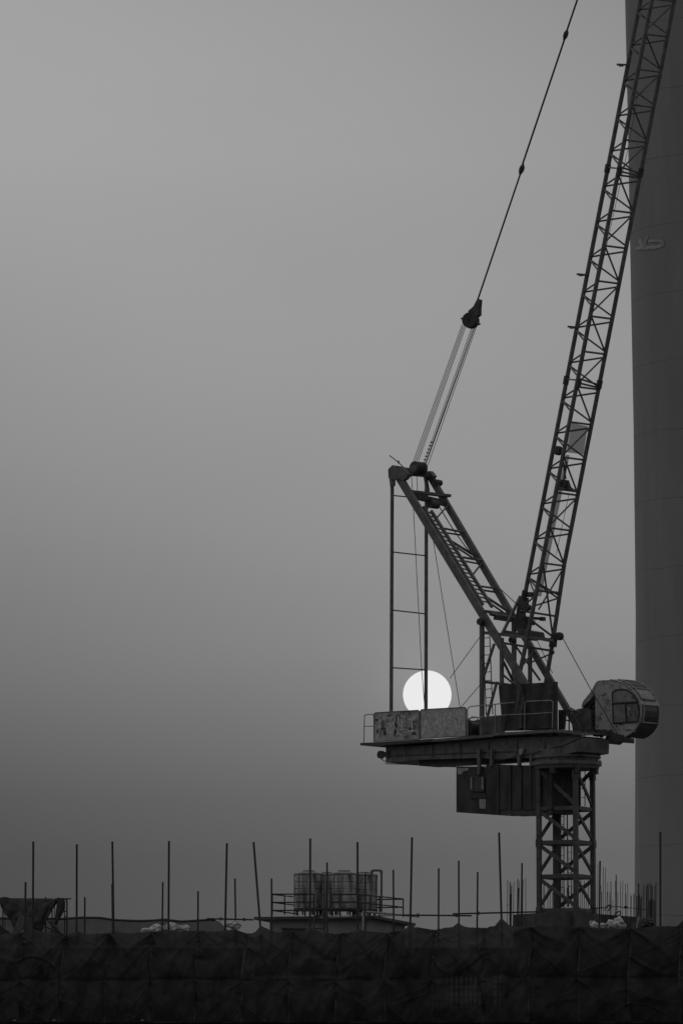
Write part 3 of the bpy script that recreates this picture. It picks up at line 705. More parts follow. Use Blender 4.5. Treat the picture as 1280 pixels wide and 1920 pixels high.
for line, wd in (([(1191, 467), (1200, 464), (1215, 464), (1228, 463), (1244, 459)], 5.2), ([(1198, 448), (1202, 457), (1208, 452), (1212, 442), (1209, 455), (1203, 460), (1212, 462)], 4.0), ([(1214, 452), (1225, 451), (1238, 452), (1243, 457)], 4.6), ([(1196, 452), (1200, 460), (1206, 463)], 2), ([(1192, 464), (1205, 467), (1216, 468)], 1.6)):
    a, b = [], []
    pp = []
    for (x0, y0), (x1, y1) in zip(line, line[1:]):
        for j in range(5): pp.append((x0+(x1-x0)*j/5, y0+(y1-y0)*j/5))
    pp.append(line[-1])
    for j, (x, y) in enumerate(pp):
        j1, j2 = max(0, j-1), min(len(pp)-1, j+1); dx, dy = pp[j2][0]-pp[j1][0], pp[j2][1]-pp[j1][1]; l_ = math.hypot(dx, dy) or 1
        f = wd*(.6+.4*noise.noise(V3((x*.4, y*.4, 2))))
        a.append(on_ch(x-dy/l_*f, y+dx/l_*f)); b.append(on_ch(x+dy/l_*f, y-dx/l_*f))
    k.grid([a, b], False)
k.build('paint_mark', mat('pale_paint', .46, .9, v2=.32, thr=(.4, .6), scale=1.2), chim)

# ------------------------------------------------------------------ the building under construction
YN = 216.0
NS = YN/F
zf = z_at(1777, 217.6)             # roof floor level
bld = empty('unfinished_building', (0, 217.6, 0))
tag(bld, 'unfinished concrete building wrapped in dark netting below the crane', 'building')
k = MB(); k.prism([(-30, 217.6, zf-.35), (32, 217.6, zf-.35), (32, 240, zf-.35), (-30, 240, zf-.35)], (0, 0, .35)); k.build('roof_slab', CONC, bld)
for n_, zz in ((1, zf-3.6), (2, zf-7.0)):
    k = MB(); k.prism([(-30, 217.6, zz-.3), (32, 217.6, zz-.3), (32, 240, zz-.3), (-30, 240, zz-.3)], (0, 0, .3)); k.build('floor_slab', CONC, bld)
for i in range(13):
    MB().box((-29+i*5, 218.0, (zf-.36)/2), .5, .5, zf-.36).build('column', CONC, bld)
# rear wall with openings
bx = lambda x: at(x, 1850, 240).x
zs = sorted([0.02, z_at(1888, 240), z_at(1822, 240), zf-.36])
xs = [-30, bx(470), bx(640), bx(838), bx(945), 32]
k = MB()
k.prism([(-30, 240.0, .02), (32, 240.0, .02), (32, 240.0, zs[1]), (-30, 240.0, zs[1])], (0, .2, 0))
for a, b in ((xs[0], xs[1]), (xs[2], xs[3]), (xs[4], xs[5])):
    k.prism([(a, 240.0, zs[1]), (b, 240.0, zs[1]), (b, 240.0, zs[3]), (a, 240.0, zs[3])], (0, .2, 0))
zq = z_at(1836, 240)
k.prism([(xs[1], 240.0, zs[1]), (xs[2], 240.0, zs[1]), (xs[2], 240.0, zq), (xs[1], 240.0, zq)], (0, .2, 0))
k.build('rear_wall', CONC, bld)
for x in (-30, 31.8):
    MB().box((x, 229, (zf-.36)/2), .2, 21.5, zf-.36).build('side_wall', CONC, bld)

# inner scaffolding seen through the net
sf = empty('inner_scaffold', (at(890, 1900, 225).x, 225, zf-3.6))
tag(sf, 'dense dark scaffolding glimpsed through the net below the mast', 'scaffold')
k = MB(); rnd = random.Random(3)
for x in range(842, 946, 9): k = MB(); k.tube(at(x+rnd.uniform(-2, 2), 1915, 225), at(x, 1802, 225), .045, 6); k.build('upright', BAMBOO, sf)
for y in (1818, 1826, 1845, 1856, 1870, 1884): MB().tube(at(838, y, 225.1), at(948, y+rnd.uniform(-1, 1), 225.1), .04, 6).build('ledger', BAMBOO, sf)

# ------------------------------------------------------------------ front net panels
seams = [(-45, -48), (42, 35), (121, 110), (202, 195), (285, 279), (371, 363), (460, 450), (545, 539), (635, 626), (724, 719), (812, 809), (905, 903), (995, 988), (1087, 1083), (1182, 1175), (1275, 1272), (1366, 1362)]
prof = [(-60, 1752), (0, 1752), (40, 1749), (60, 1742), (85, 1748), (105, 1749), (125, 1752), (145, 1746), (160, 1751), (200, 1750), (213, 1746), (240, 1750), (285, 1747), (317, 1743), (340, 1746), (371, 1745), (405, 1747), (440, 1742), (460, 1750), (473, 1750), (480, 1746), (488, 1736), (494, 1737), (505, 1743), (520, 1748), (545, 1748), (570, 1744), (581, 1738), (592, 1743), (605, 1749), (635, 1751), (660, 1747), (671, 1741), (685, 1746), (724, 1749), (755, 1744), (770, 1733), (782, 1742), (800, 1747), (812, 1744), (825, 1741), (848, 1738), (860, 1730), (872, 1738), (905, 1740), (928, 1736), (938, 1724), (943, 1723), (955, 1734), (970, 1738), (1010, 1738), (1035, 1736), (1055, 1732), (1075, 1737), (1120, 1740), (1180, 1741), (1215, 1738), (1240, 1736), (1262, 1737), (1280, 1733), (1366, 1738)]
def top(x):
    for (a, ya), (b, yb) in zip(prof, prof[1:]):
        if a <= x <= b: return ya+(yb-ya)*(x-a)/(b-a)+1.2*noise.noise(V3((x*.13, 0, 0)))
    return 1745
BOT = 1917
descr = ['cut by the left edge of the photo', 'under the draped tarpaulin', 'left of the tall pole with a shorter one beside it', 'under the pole pair standing close together', 'under the pale crumpled sheeting bundle', 'left of the small white bundle', 'around the leaning pole, with a bright lacing at its left edge', 'below the left half of the small hut', 'below the two front water tanks', 'below the right end of the hut', 'between the hut and the first lone short pole', 'below the peak where two tubes overlap', 'below the left rebar cluster', 'directly below the crane mast', 'below the white bundle by the mast', 'below the dark heap at the right', 'at the right edge of the photo']
poles_front = []
for s_i in range(len(seams)-1):
    (a0, a1), (b0, b1) = seams[s_i], seams[s_i+1]
    rr = random.Random(100+s_i); nx, ny = 90, 110
    creases = []
    for _ in range(rr.randint(7, 11)):
        sx_ = rr.choice((0, 1)); f0 = rr.choice((0, 0, 0, .03, .12, .3, .46, .56, .75)); g1 = abs(sx_-rr.uniform(.25, 1.0)); f1 = f0+rr.uniform(.10, .55)*(1 if f0 < .9 else -1)*(1 if rr.random() < .85 else -.5)
        creases.append((sx_, f0, g1, f1, rr.uniform(.012, .04), rr.uniform(.05, .16)*rr.choice((1, 1, 1, -1))*(.5 if f0 > .3 else 1), rr.uniform(-.12, .12)))
    for _ in range(rr.randint(12, 18)):      # fine slanting folds
        sx_ = rr.choice((0, 1)); f0 = rr.choice((0, .02, .05, .1, .2, .35, .55, .65, .8)); g1 = abs(sx_-rr.uniform(.35, 1.0)); f1 = f0+rr.uniform(.12, .5)
        creases.append((sx_, f0, g1, f1, rr.uniform(.005, .013), rr.uniform(.03, .08), rr.uniform(-.08, .08)))
    for _ in range(rr.randint(1, 3)):        # swags hanging between the two seams
        f0 = rr.choice((.0, .53)); creases.append((0, f0, .5, f0+rr.uniform(.08, .22), rr.uniform(.02, .04), rr.uniform(.05, .10), .03)); creases.append((1, f0, .5, creases[-1][3], creases[-1][4], creases[-1][5], -.03))
    rows = []
    for j in range(ny+1):
        f = j/ny; row = []
        for i in range(nx+1):
            g_ = i/nx
            xt = a0+(b0-a0)*g_; xb = a1+(b1-a1)*g_
            x = xt+(xb-xt)*f+1.5*math.sin(f*5+s_i)*math.sin(math.pi*g_)
            x += 3.0*math.sin(f*math.pi*2.2+1.3)*(abs(2*g_-1)**3)*(1 if g_ < .5 else 1)*0.6
            y = top(xt)*(1-f)+BOT*f
            dep = .30*math.sin(math.pi*g_)**.7*(math.sin(math.pi*min(1, f/.53)) if f < .53 else math.sin(math.pi*(f-.53)/.47))**.8 if 0 < f < 1 else 0
            for gx, fx, gy, fy, wd_, am, bow in creases:
                dx, dy = gy-gx, (fy-fx); l2 = dx*dx+dy*dy; tt = ((g_-gx)*dx+(f-fx)*dy)/l2
                if -.05 < tt < 1.25:
                    tc_ = max(0, min(1, tt)); cx_, cy_ = gx+dx*tc_, fx+dy*tc_+bow*math.sin(math.pi*tc_)
                    d_ = math.hypot(g_-cx_, (f-cy_)); wv = wd_*(.5+1.6*tc_)
                    dep += am*math.exp(-(d_/wv)**2)*(1-.55*tc_)
            dep += .25*noise.noise(V3((g_*3, f*4, s_i*3.1)))+.09*noise.noise(V3((g_*9, f*9, s_i*3.1)))
            dep -= .05*math.exp(-((f-.53)/.015)**2)
            row.append(at(x, y, YN-dep))
        rows.append(row)
    base = at((a1+b1)/2, BOT, YN)
    o = MB().grid(rows).build('safety_net', NET_SHADED if s_i in (9, 12, 13, 14, 15) else NET, loc=base)
    tag(o, 'dark safety net panel '+descr[s_i], 'safety net', 'dark safety nets along the building front')
    # lacing cord on its left edge
    k = MB(); pp = [rows[j][0]+V3((0, -.03, 0)) for j in range(ny+1)]
    pp = [p+V3((.035*math.sin(j*2.1), 0, 0)) for j, p in enumerate(pp)]
    k.path(pp, .016 if s_i not in (6,) else .028, 4); k.build('lacing', mat('pale_lacing', .17, .9, v2=.05, thr=(.42, .56), scale=1.5), o)
    if s_i in (1, 2, 4):
        MB().box(at(a1-4+rr.uniform(-8, 0), 1913, YN-.1), .12, .04, .04).build('tie', CABT, o)
tb = MB(); tb.tube(at(-60, 1917, YN+.1), at(1370, 1917, YN+.1), .05); tag(tb.build('bottom_ledger_tube', BAMBOO, loc=at(640, 1917, YN+.1)), 'long tube running along the foot of the nets', 'scaffold tube')

# ------------------------------------------------------------------ rear parapet and net on the far roof edge
k = MB(); rows = []
tl = [(-60, 1722), (0, 1722), (60, 1722), (120, 1723), (150, 1720.5), (190, 1721), (213, 1725), (260, 1727), (290, 1726), (305, 1724), (340, 1728), (372, 1726), (400, 1724), (412, 1728), (426, 1743), (430, 1752)]
def ti(x):
    for (a, ya), (b, yb) in zip(tl, tl[1:]):
        if a <= x <= b: return ya+(yb-ya)*(x-a)/(b-a)
for j in range(9):
    row = []
    for i in range(121):
        x = -60+490*i/120; y = ti(x)*(1-j/8)+1772*j/8
        row.append(at(x, y, 237.5+.25*noise.noise(V3((x*.05, j*.3, 0)))))
    rows.append(row)
k.grid(rows); o = k.build('rear_safety_net', NET_FAR, loc=at(185, 1772, 237.5))
tag(o, 'pale translucent net strung along the far roof edge at left', 'safety net')
k = MB(); k.path([at(x, ti(x)+(.0), 237.3) for x in range(-55, 410, 9)], .055, 6); k.build('top_hem', TARP, o)

# ------------------------------------------------------------------ scaffold poles
poles = [((63, 1579), (62, 1775), 217.0, 'first tall pole from the left, rising through the draped tarpaulin'),
 ((144.5, 1584), (144, 1775), 217.0, 'tall pole just right of the draped tarpaulin'),
 ((211, 1579), (214, 1775), 217.0, 'tall pole touching a shorter one, left part'),
 ((317, 1578), (316, 1775), 217.0, 'tall pole standing in the pale crumpled bundle'),
 ((425.5, 1582), (421.5, 1775), 217.0, 'tall pole passing left of the small white bundle'),
 ((475.5, 1580), (491, 1775), 217.0, 'tall pole leaning over to the left, beside the hut roof'),
 ((581.5, 1573), (581, 1775), 217.0, 'tall pole in front of the leftmost water tank'),
 ((670, 1580), (670, 1775), 217.0, 'tall pole in front of the right side of the second front tank'),
 ((772, 1571), (768, 1775), 217.0, 'tall pole at the right end of the hut roof'),
 ((935, 1562), (941, 1775), 217.0, 'tall slightly leaning pole left of the rebar cluster'),
 ((1237, 1561), (1237, 1775), 217.0, 'tall pole in front of the chimney, rightmost pole'),
 ((48.5, 1655), (47, 1775), 216.6, 'short pole in front of the draped tarpaulin'),
 ((159.5, 1682), (159, 1777), 219.0, 'short pole right of the tarpaulin, lowest of the left ones'),
 ((210.5, 1657), (212, 1777), 218.0, 'short pole touching the tall pole third from the left'),
 ((305.5, 1654), (304, 1777), 219.0, 'short pole left of the tall pole in the crumpled bundle'),
 ((371.5, 1671), (371, 1777), 219.0, 'lone short pole between the two pale bundles'),
 ((440.5, 1647), (442.5, 1777), 219.0, 'short pole above the small white bundle'),
 ((509, 1647), (509.5, 1777), 218.5, 'short pole at the left end of the roof railing'),
 ((613, 1617), (613.5, 1777), 218.5, 'medium pole in the gap between the front tanks'),
 ((684.5, 1638), (684, 1777), 219, 'short pole in front of the rear right tank'),
 ((737, 1631), (738, 1777), 218.5, 'short pole right of the bent pipe'),
 ((822, 1628), (821.5, 1777), 218.5, 'short pole, first one right of the hut'),
 ((859.5, 1614), (860, 1775), 218.5, 'medium pole with netting peaked round its foot'),
 ((895, 1635), (893.5, 1777), 218.5, 'short pole crossing the long tube, second left of the rebar cluster'),
 ((978, 1618), (976, 1777), 219.5, 'medium pole rising from the left rebar cluster'),
 ((1124, 1614), (1122, 1777), 219.5, 'medium pole just right of the mast')]
def coupler(p): return None
for a, b, Y, lab in poles:
    pa, pb = at(*a, Y), at(*b, Y)
    k = MB(); k.tube(pb, pa, .044 if Y < 218 else .037, 8)
    o = k.build('scaffold_pole', BAMBOO, loc=pb)
    tag(o, 'dark upright '+lab, 'scaffold pole', 'upright scaffold poles along the roof edge')
    if Y < 218:
        MB().tube(pa-Z*.0, pa+Z*.02, .054, 8).build('end_cap', STEEL_D, o)
tubes = [((388, 1722.5), (475, 1724.5), 217.3, 'tube from the small bundle to the hut'), ((740, 1715.5), (884, 1717), 217.5, 'tube from the hut end past the first short pole'), ((848, 1713.5), (1010, 1709.5), 217.2, 'tube from the peaked netting to the mast base')]
for a, b, Y, lab in tubes:
    pa, pb = at(*a, Y), at(*b, Y); k = MB(); k.tube(pa, pb, .034, 8); o = k.build('ledger_tube', BAMBOO, loc=pa)
    tag(o, 'dark horizontal '+lab, 'scaffold tube', 'horizontal ledger tubes above the netting')
    for f in (.3, .8):
        p = pa.lerp(pb, f); MB().box(p, .09, .1, .13).build('coupler', STEEL_D, o)

# ------------------------------------------------------------------ hut with slab roof
YH = 223.0
hut = empty('roof_hut', at(600, 1777, YH)); tag(hut, 'small rendered rooftop hut with an overhanging flat slab carrying the water tanks', 'hut')
ang = math.radians(14)
e1 = V3((-math.cos(ang), math.sin(ang), 0)); e2 = V3((math.sin(ang), math.cos(ang), 0))
nc = at(703, 1716.5, YH); la_ = (at(475, 1716.5, YH)-at(703, 1716.5, YH)).length/math.cos(ang); lb_ = (785-703)*YH/F/math.sin(ang)
lb_ = min(lb_, 7.5)
k = MB(); k.prism([nc, nc+e1*la_, nc+e1*la_+e2*lb_, nc+e2*lb_], (0, 0, -.12)); k.build('slab_roof', CONC, hut)
wc = nc+e1*.35+e2*.35-Z*.12; hgt = wc.z-zf
k = MB(); k.prism([wc, wc+e1*(la_-.95), wc+e1*(la_-.95)+e2*(lb_-.9), wc+e2*(lb_-.9)], (0, 0, -hgt)); k.build('wall', CONC_L, hut)
def hutface(px, py): # point on the front wall plane
    n_ = e2; d = ray(px, py); c = V3((0, 0, CAMZ)); return c+d*((wc-c).dot(n_)/d.dot(n_))
k = MB(); k.prism([hutface(530, 1741), hutface(571, 1741.5), hutface(571, 1760), hutface(530, 1760)], e2*-.03); wn_ = k.build('window', GLASS_D, hut)
k = MB(); k.prism([hutface(528, 1739.5), hutface(573, 1740), hutface(573, 1742), hutface(528, 1741.5)], e2*-.12); k.build('lintel', CONC, wn_)
k = MB(); k.prism([hutface(703, 1716), hutface(707, 1716), hutface(707, 1770), hutface(703, 1770)], e2*.1)
# front ladder
ld = empty('steel_ladder', at(600, 1770, 221.5)); tag(ld, 'dark steel ladder leaning on the hut between the front tanks', 'ladder')
k = MB(); k.tube(at(585.5, 1775, 221.3), at(591, 1700, 222), .035, 6); k.build('stile', BAMBOO, ld)
k = MB(); k.tube(at(606, 1775, 221.3), at(612, 1678, 222.1), .045, 6); k.build('stile', BAMBOO, ld)
k = MB(); k.tube(at(602, 1745, 221.4), at(610, 1683, 222.3), .03, 6); k.build('stile', BAMBOO, ld)
for y in (1765, 1752, 1741, 1729.5, 1717, 1705): MB().tube(at(586+(1775-y)*.07, y, 221.6), at(607+(1775-y)*.06, y, 221.6), .028, 5).build('rung', BAMBOO, ld)

# ------------------------------------------------------------------ tanks
def tank(cx, hw, ys_, yb, Y, label, ytop):
    s_ = Y/F; r = hw*s_; zb = z_at(yb, Y); zs_ = z_at(ys_, Y); c = at(cx, yb, Y)
    root = empty('water_tank', (c.x, Y, zb)); tag(root, label, 'water tank', 'steel water tanks on the hut roof')
    pf = []; n_ = 26; H = zs_-zb
    pf.append((.02, 0)); pf.append((r*.97, 0))
    rnd = random.Random(int(cx))
    for i in range(n_):
        z0 = H*i/n_; z1 = H*(i+1)/n_; d = H/n_
        if i % 5 == 4: pf += [(r*.965, z0+.004), (r*.965, z1-.004)]
        else: pf += [(r*.985, z0+.1*d), (r, z0+.35*d), (r, z0+.65*d), (r*.985, z0+.9*d)]
    MB().lathe((c.x, Y, zb), pf, 40, smooth=False).build('tank_body', TANK, root)
    zt = z_at(ytop, Y)-zb
    MB().lathe((c.x, Y, zb), [(r*1.02, H-.02), (r*1.02, H+.03), (r*.9, H+(zt-H)*.35), (r*.5, H+(zt-H)*.85), (r*.42, zt), (r*.42, zt+.04), (.02, zt+.05)], 40, smooth=False).build('tank_lid', mat('dull_tank_lid', .22, .75), root)
    k = MB()
    for i in range(8):
        a = i*math.pi/4+.3; k.box((c.x+r*.85*math.cos(a), Y+r*.85*math.sin(a), zb-.14), .07, .07, .28)
    k.lathe((c.x, Y, zb), [(.05, -.09), (r*1.0, -.09), (r*1.03, -.02), (r*.98, .02)], 24, smooth=False)
    k.build('tank_stand', STEEL_D, root)
    k = MB()
    for i in range(10):
        a = i*math.pi/5+.2; k.beam((c.x+r*1.005*math.cos(a), Y+r*1.005*math.sin(a), zb+.03), (c.x+r*1.005*math.cos(a), Y+r*1.005*math.sin(a), zb+H), .05, .02, (-math.sin(a), math.cos(a), 0))
    k.build('tank_seams', mat('dull_tank_lid', .22, .75), root)
TANK = bpy.data.materials.new('ribbed_stainless'); TANK.use_nodes = True
t = TANK.node_tree; b = t.nodes['Principled BSDF']; b.inputs['Metallic'].default_value = .9; b.inputs['Roughness'].default_value = .42
tcn = t.nodes.new('ShaderNodeTexCoord'); mp = t.nodes.new('ShaderNodeMapping'); mp.inputs['Scale'].default_value = (3.2, 3.2, .8)
nz = t.nodes.new('ShaderNodeTexNoise'); nz.inputs['Scale'].default_value = 1.2; nz.inputs['Detail'].default_value = 5
t.links.new(tcn.outputs['Object'], mp.inputs[0]); t.links.new(mp.outputs[0], nz.inputs[0])
cr = t.nodes.new('ShaderNodeValToRGB'); cr.color_ramp.elements[0].position = .38; cr.color_ramp.elements[1].position = .62
cr.color_ramp.elements[0].color = (.12, .12, .12, 1); cr.color_ramp.elements[1].color = (.55, .55, .55, 1)
t.links.new(nz.outputs[0], cr.inputs[0]); t.links.new(cr.outputs[0], b.inputs['Base Color'])
tank(578.5, 27.5, 1639.5, 1704, 226, 'large ribbed steel water tank, front left one', 1634)
tank(644.5, 28.0, 1639.5, 1704, 225.5, 'large ribbed steel water tank in front, right of the medium pole', 1634)
tank(612, 22, 1641, 1704, 228.6, 'steel water tank mostly hidden behind the two front ones', 1637)
tank(682, 25.5, 1641.5, 1706, 228, 'steel water tank beside the bent pipe, half hidden', 1637)
pipe = MB().path([at(696, 1652, 227.5), at(696, 1634, 227.5), at(697.5, 1632, 227.5), at(713.5, 1632, 227.5), at(715, 1634, 227.5), at(714.5, 1712, 227.5)], .05, 8)
for x, y in ((697, 1633), (714.5, 1633)): pipe.lathe(at(x, y+2, 227.5), [(.065, -.05), (.065, .05)], 8)
tag(pipe.build('bent_pipe', STEEL, loc=at(714.5, 1712, 227.5)), 'upright pipe bent over at its top beside the rear right tank', 'pipe')

# roof railing
rl = empty('roof_railing', at(509, 1712, 224)); tag(rl, 'dark tube railing around the water tanks, left of the ladder', 'railing')
def rb(a, ya, b, yb, par, nm='rail', r=.03): MB().tube(at(*a, ya), at(*b, yb), r, 6).build(nm, BAMBOO, par)
for y in (1676.5, 1692, 1707): rb((509, y), 223.9, (588, y), 223.4, rl)
for y, y2 in ((1677, 1681.5), (1692, 1697), (1707, 1713)): rb((510, y), 224, (553, y2), 227, rl)
for x, y in ((533.5, 1680),): rb((x, y), 225.5, (x, 1715), 225.5, rl, 'railing_post')
for x in (510.5, 588, 552): rb((x, 1676.5 if x != 552 else 1706), 223.8, (x, 1716), 223.8, rl, 'railing_post')
r2 = empty('roof_railing', at(690, 1712, 224)); tag(r2, 'dark tube railing around the water tanks, right of the ladder', 'railing')
for y in (1677, 1692): rb((621, y), 223.3, (672, y), 223, r2)
for y, y2 in ((1677, 1685.5), (1692, 1701)): rb((672, y), 223, (755.5, y2), 227.5, r2)
for x, y, Y in ((621, 1677, 223.3), (672, 1676, 223), (694, 1679, 224.5), (711, 1681, 225), (755.5, 1685, 227.5)): rb((x, y), Y, (x, 1716+(x-672)*.04 if x > 672 else 1716), Y, r2, 'railing_post')
for y in (1686.5, 1701.5): rb((706, y), 228, (755.5, y-.5), 227.6, r2)
k = MB(); k.tube(at(681, 1709, 222.6), at(735, 1714, 225), .05, 8); k.tube(at(681, 1709, 222.6), at(681, 1760, 222.6), .06, 8); k.tube(at(735, 1714, 225), at(785, 1719, 226), .035, 8); k.tube(at(600, 1720.5, 222.4), at(735, 1716.5, 224.4), .03, 6)
tag(k.build('drain_pipe', CABT, loc=at(681, 1760, 222.6)), 'pale pipe lying on the hut roof and turning down its corner', 'pipe')
k = MB(); k.prism([at(780, 1738, 221), at(822, 1745, 220), at(822, 1750, 220), at(780, 1750, 221)], (0, .1, 0)); tag(k.build('leaning_plank', BAMBOO, loc=at(800, 1750, 220.5)), 'dark board lying on the netting right of the hut', 'board')

# ------------------------------------------------------------------ mast base walls and rebar
bw_ = empty('core_wall', (O.x, 233, zf)); tag(bw_, 'unfinished concrete core walls at the mast foot, bristling with rebar', 'wall')
def wallp(pts, Yd, par, nm='wall_section'):
    k = MB(); k.prism([at(x, y, Yd) for x, y in pts], (0, .3, 0)); return k.build(nm, CONC, par)
zt = 1714
kk = MB()
def wall_q(xa, ya, Ya, xb, yb, Yb):
    a, b = at(xa, ya, Ya), at(xb, yb, Yb); a0, b0 = V3((a.x, a.y, zf)), V3((b.x, b.y, zf)); d = (b-a).cross(Z).normalized()*-.25
    return MB().prism([a0, b0, b, a], d).build('wall_section', CONC, bw_)
wall_q(961, 1715, 231, 1060, 1708, 229); wall_q(1060.5, 1708, 229, 1099, 1709, 230.5)
wall_q(1099.5, 1712, 230.5, 1192, 1719, 234.5); wall_q(1080, 1706, 229.0, 1098, 1708, 229.3)
k = MB()
for x in (1000, 1023, 1048): k.tube(at(x, 1713, 229.6), at(x, 1740, 229.4), .02, 5)
k.build('formwork_seam', STEEL_D, bw_)
rnd = random.Random(77)
bars = [(951, 1650), (955, 1653), (956.5, 1654), (958.5, 1660), (963, 1653), (970, 1648), (973, 1651), (980, 1649), (985, 1647), (957.5, 1676), (971.5, 1665)]
for x, y in bars: 
    Y = 230+rnd.uniform(-.6, 1); xb = x-rnd.uniform(0, 2.5); k = MB(); k.tube(at(xb, 1752, Y), at(x, y, Y), .014 if rnd.random() < .6 else .022, 5); k.build('rebar', REBAR, bw_)
k = MB(); k.tube(at(949, 1697, 230), at(959, 1697, 230), .014, 4); k.build('rebar_tie', REBAR, bw_)
bars = [(1120, 1621), (1126, 1660), (1130, 1625), (1134, 1627), (1138, 1654), (1144, 1652), (1144.7, 1654), (1137, 1672), (1141.5, 1672), (1148.5, 1687), (1153, 1652), (1152, 1675), (1153.6, 1640), (1155.6, 1640), (1157, 1672), (1162.8, 1653), (1162, 1673), (1167, 1651), (1171.6, 1657), (1176, 1656), (1173, 1675), (1181, 1676), (1183, 1680), (1186.5, 1676), (1188, 1675), (1196, 1656), (1197, 1657), (1198.5, 1678), (1202, 1679), (1205.6, 1660), (1211, 1660), (1212.5, 1658), (1214.5, 1657), (1216, 1688), (1218.5, 1655), (1220.5, 1658), (1222, 1662), (1223.4, 1686), (1226.5, 1660), (1229, 1653), (1226, 1690), (1195.3, 1680), (1200, 1683), (1212, 1686), (1219, 1686), (1127, 1672), (1192, 1680)]
for x, y in bars:
    Y = 231+(x-1120)*.03+rnd.uniform(-.5, .8); k = MB(); xt = x+rnd.uniform(-.4, .4)
    k.tube(at(x-rnd.uniform(-1, 1.5), 1750, Y), at(xt, y, Y), .013 if x < 1190 else .018, 5); k.build('rebar', REBAR, bw_)
for i in range(26):
    x = 1009+i*4.1+rnd.uniform(-1.5, 1.5)
    Y = 236+rnd.uniform(-.5, .5); y = 1652+rnd.uniform(-4, 14)+(12 if rnd.random() < .3 else 0)
    if x > 1116: break
    k = MB(); k.tube(at(x, 1712, Y), at(x+rnd.uniform(-1, 1), y, Y), .013, 5); k.build('rebar', REBAR, bw_)
k = MB(); k.tube(at(1110, 1703, 231), at(1130, 1702, 231), .03, 5); k.tube(at(1125, 1702, 231.4), at(1165, 1699, 232), .012, 4); k.tube(at(1140, 1699, 231.8), at(1215, 1705.5, 233.5), .014, 4); k.tube(at(1160, 1700.5, 232), at(1225, 1707, 233.5), .012, 4)
k.build('rebar_tie', REBAR, bw_)
for px_ in ((1139, 1700), (1157, 1712)):
    k = MB(); k.path([at(px_[0]+6*math.sin(t_*.55), px_[1]+8-11*math.sin(t_*.35), 231.5) for t_ in range(10)], .03, 5); k.build('bent_rebar', REBAR, bw_)
k = MB(); k.prism([at(1168, 1703, 232), at(1170, 1698, 232), at(1173, 1698, 232), at(1179, 1703, 232)], (0, .2, 0)); k.build('spacer', STEEL_D, bw_)

# ------------------------------------------------------------------ bundles
def blob(name, cx, cy, hw, hh, Y, m, label, cat, seed, parts=6, rough=.18):
    k = MB(); rr = random.Random(seed)
    for b in range(parts):
        f = (b+.5)/parts*2-1; bx_, by_ = cx+f*hw*.75, cy+hh*.25*rr.uniform(-1, .6); rx, ry = hw/parts*2.6, hh*rr.uniform(.7, 1.0)
        n1, n2 = 28, 18; vs = []
        c = at(bx_, by_, Y+rr.uniform(-.2, .2)); s_ = Y/F
        for j in range(n2+1):
            for i in range(n1):
                th, ph_ = 2*math.pi*i/n1, math.pi*j/n2
                d = V3((math.cos(th)*math.sin(ph_), math.sin(th)*math.sin(ph_), math.cos(ph_)))
                nn = 1+rough*2*noise.noise(d*1.6+V3((seed, b, 0)))-rough*1.2*abs(noise.noise(V3((d.x*3, d.y*3, d.z*6))+V3((seed, b*3, 0))))-rough*.8*abs(noise.noise(d*9+V3((seed, b*3, 0))))
                vs.append(c+V3((d.x*rx*s_*nn, d.y*.5*nn, d.z*ry*s_*nn)))
        k.add(vs, [(j*n1+i, j*n1+(i+1) % n1, (j+1)*n1+(i+1) % n1, (j+1)*n1+i) for j in range(n2) for i in range(n1)], False)
    o = k.build(name, m, loc=at(cx, cy+hh, Y)); tag(o, label, cat); return o
def crumple(name, cx, cy, hw, hh, Y, m, label, cat, seed, humps=3, amp_=.3):
    k = MB(); s_ = Y/F; nx, nt_ = 90, 36; rows = []
    for i in range(nx+1):
        f = i/nx; row = []; env = max(.02, min(1, math.sin(math.pi*f)**.35)*(.72+.28*math.cos(humps*2*math.pi*f+seed)+.25*noise.noise(V3((f*7, seed, 0)))))
        c = at(cx-hw+2*hw*f, cy+hh*.35*math.sin(f*5+seed)*.5, Y)
        for j in range(nt_):
            a = 2*math.pi*j/nt_; q = V3((f*hw*s_*5, math.cos(a)*2, math.sin(a)*2+seed))
            rr_ = env*(1-amp_*abs(noise.noise(q*1.0))*1.5-amp_*.45*abs(noise.noise(V3((q.x*2.2+q.z, q.y*1.2, q.z*2.2)))))
            row.append(c+V3((.10*noise.noise(q*1.7), .45*math.cos(a)*rr_, hh*s_*math.sin(a)*rr_)))
        row.append(row[0]); rows.append(row)
    k.grid(rows, False); o = k.build(name, m, loc=at(cx, cy+hh, Y)); tag(o, label, cat); return o
crumple('sheeting_bundle', 311, 1742, 45, 13, 221, SHEET, 'long pale crumpled sheeting bundle round the fourth tall pole', 'sheeting', 1, 3)
k_ = crumple('cement_sack', 438, 1735, 14, 11, 219, SHEET, 'small pale sack propped on the netting left of the hut', 'sack', 2.3, 1, .35)
for j_, (cx_, w_) in enumerate(((1118, 12), (1136, 14), (1157, 15))):
    o_ = crumple('material_sack', cx_, 1735-j_*.8, w_, 12+j_, 228-j_*.3, SHEET, 'pale lumpy sack right of the mast foot, '+('leftmost of three', 'middle one of three', 'rightmost of three')[j_], 'sack', 5+j_*1.7, 1, .35); o_['group'] = 'sacks by the mast foot'
hp = empty('rubble_heap', at(1212, 1745, 226)); tag(hp, 'dark heap of bent strips and sheet beside the rightmost pole', 'scrap heap')
k = MB(); rr = random.Random(6)
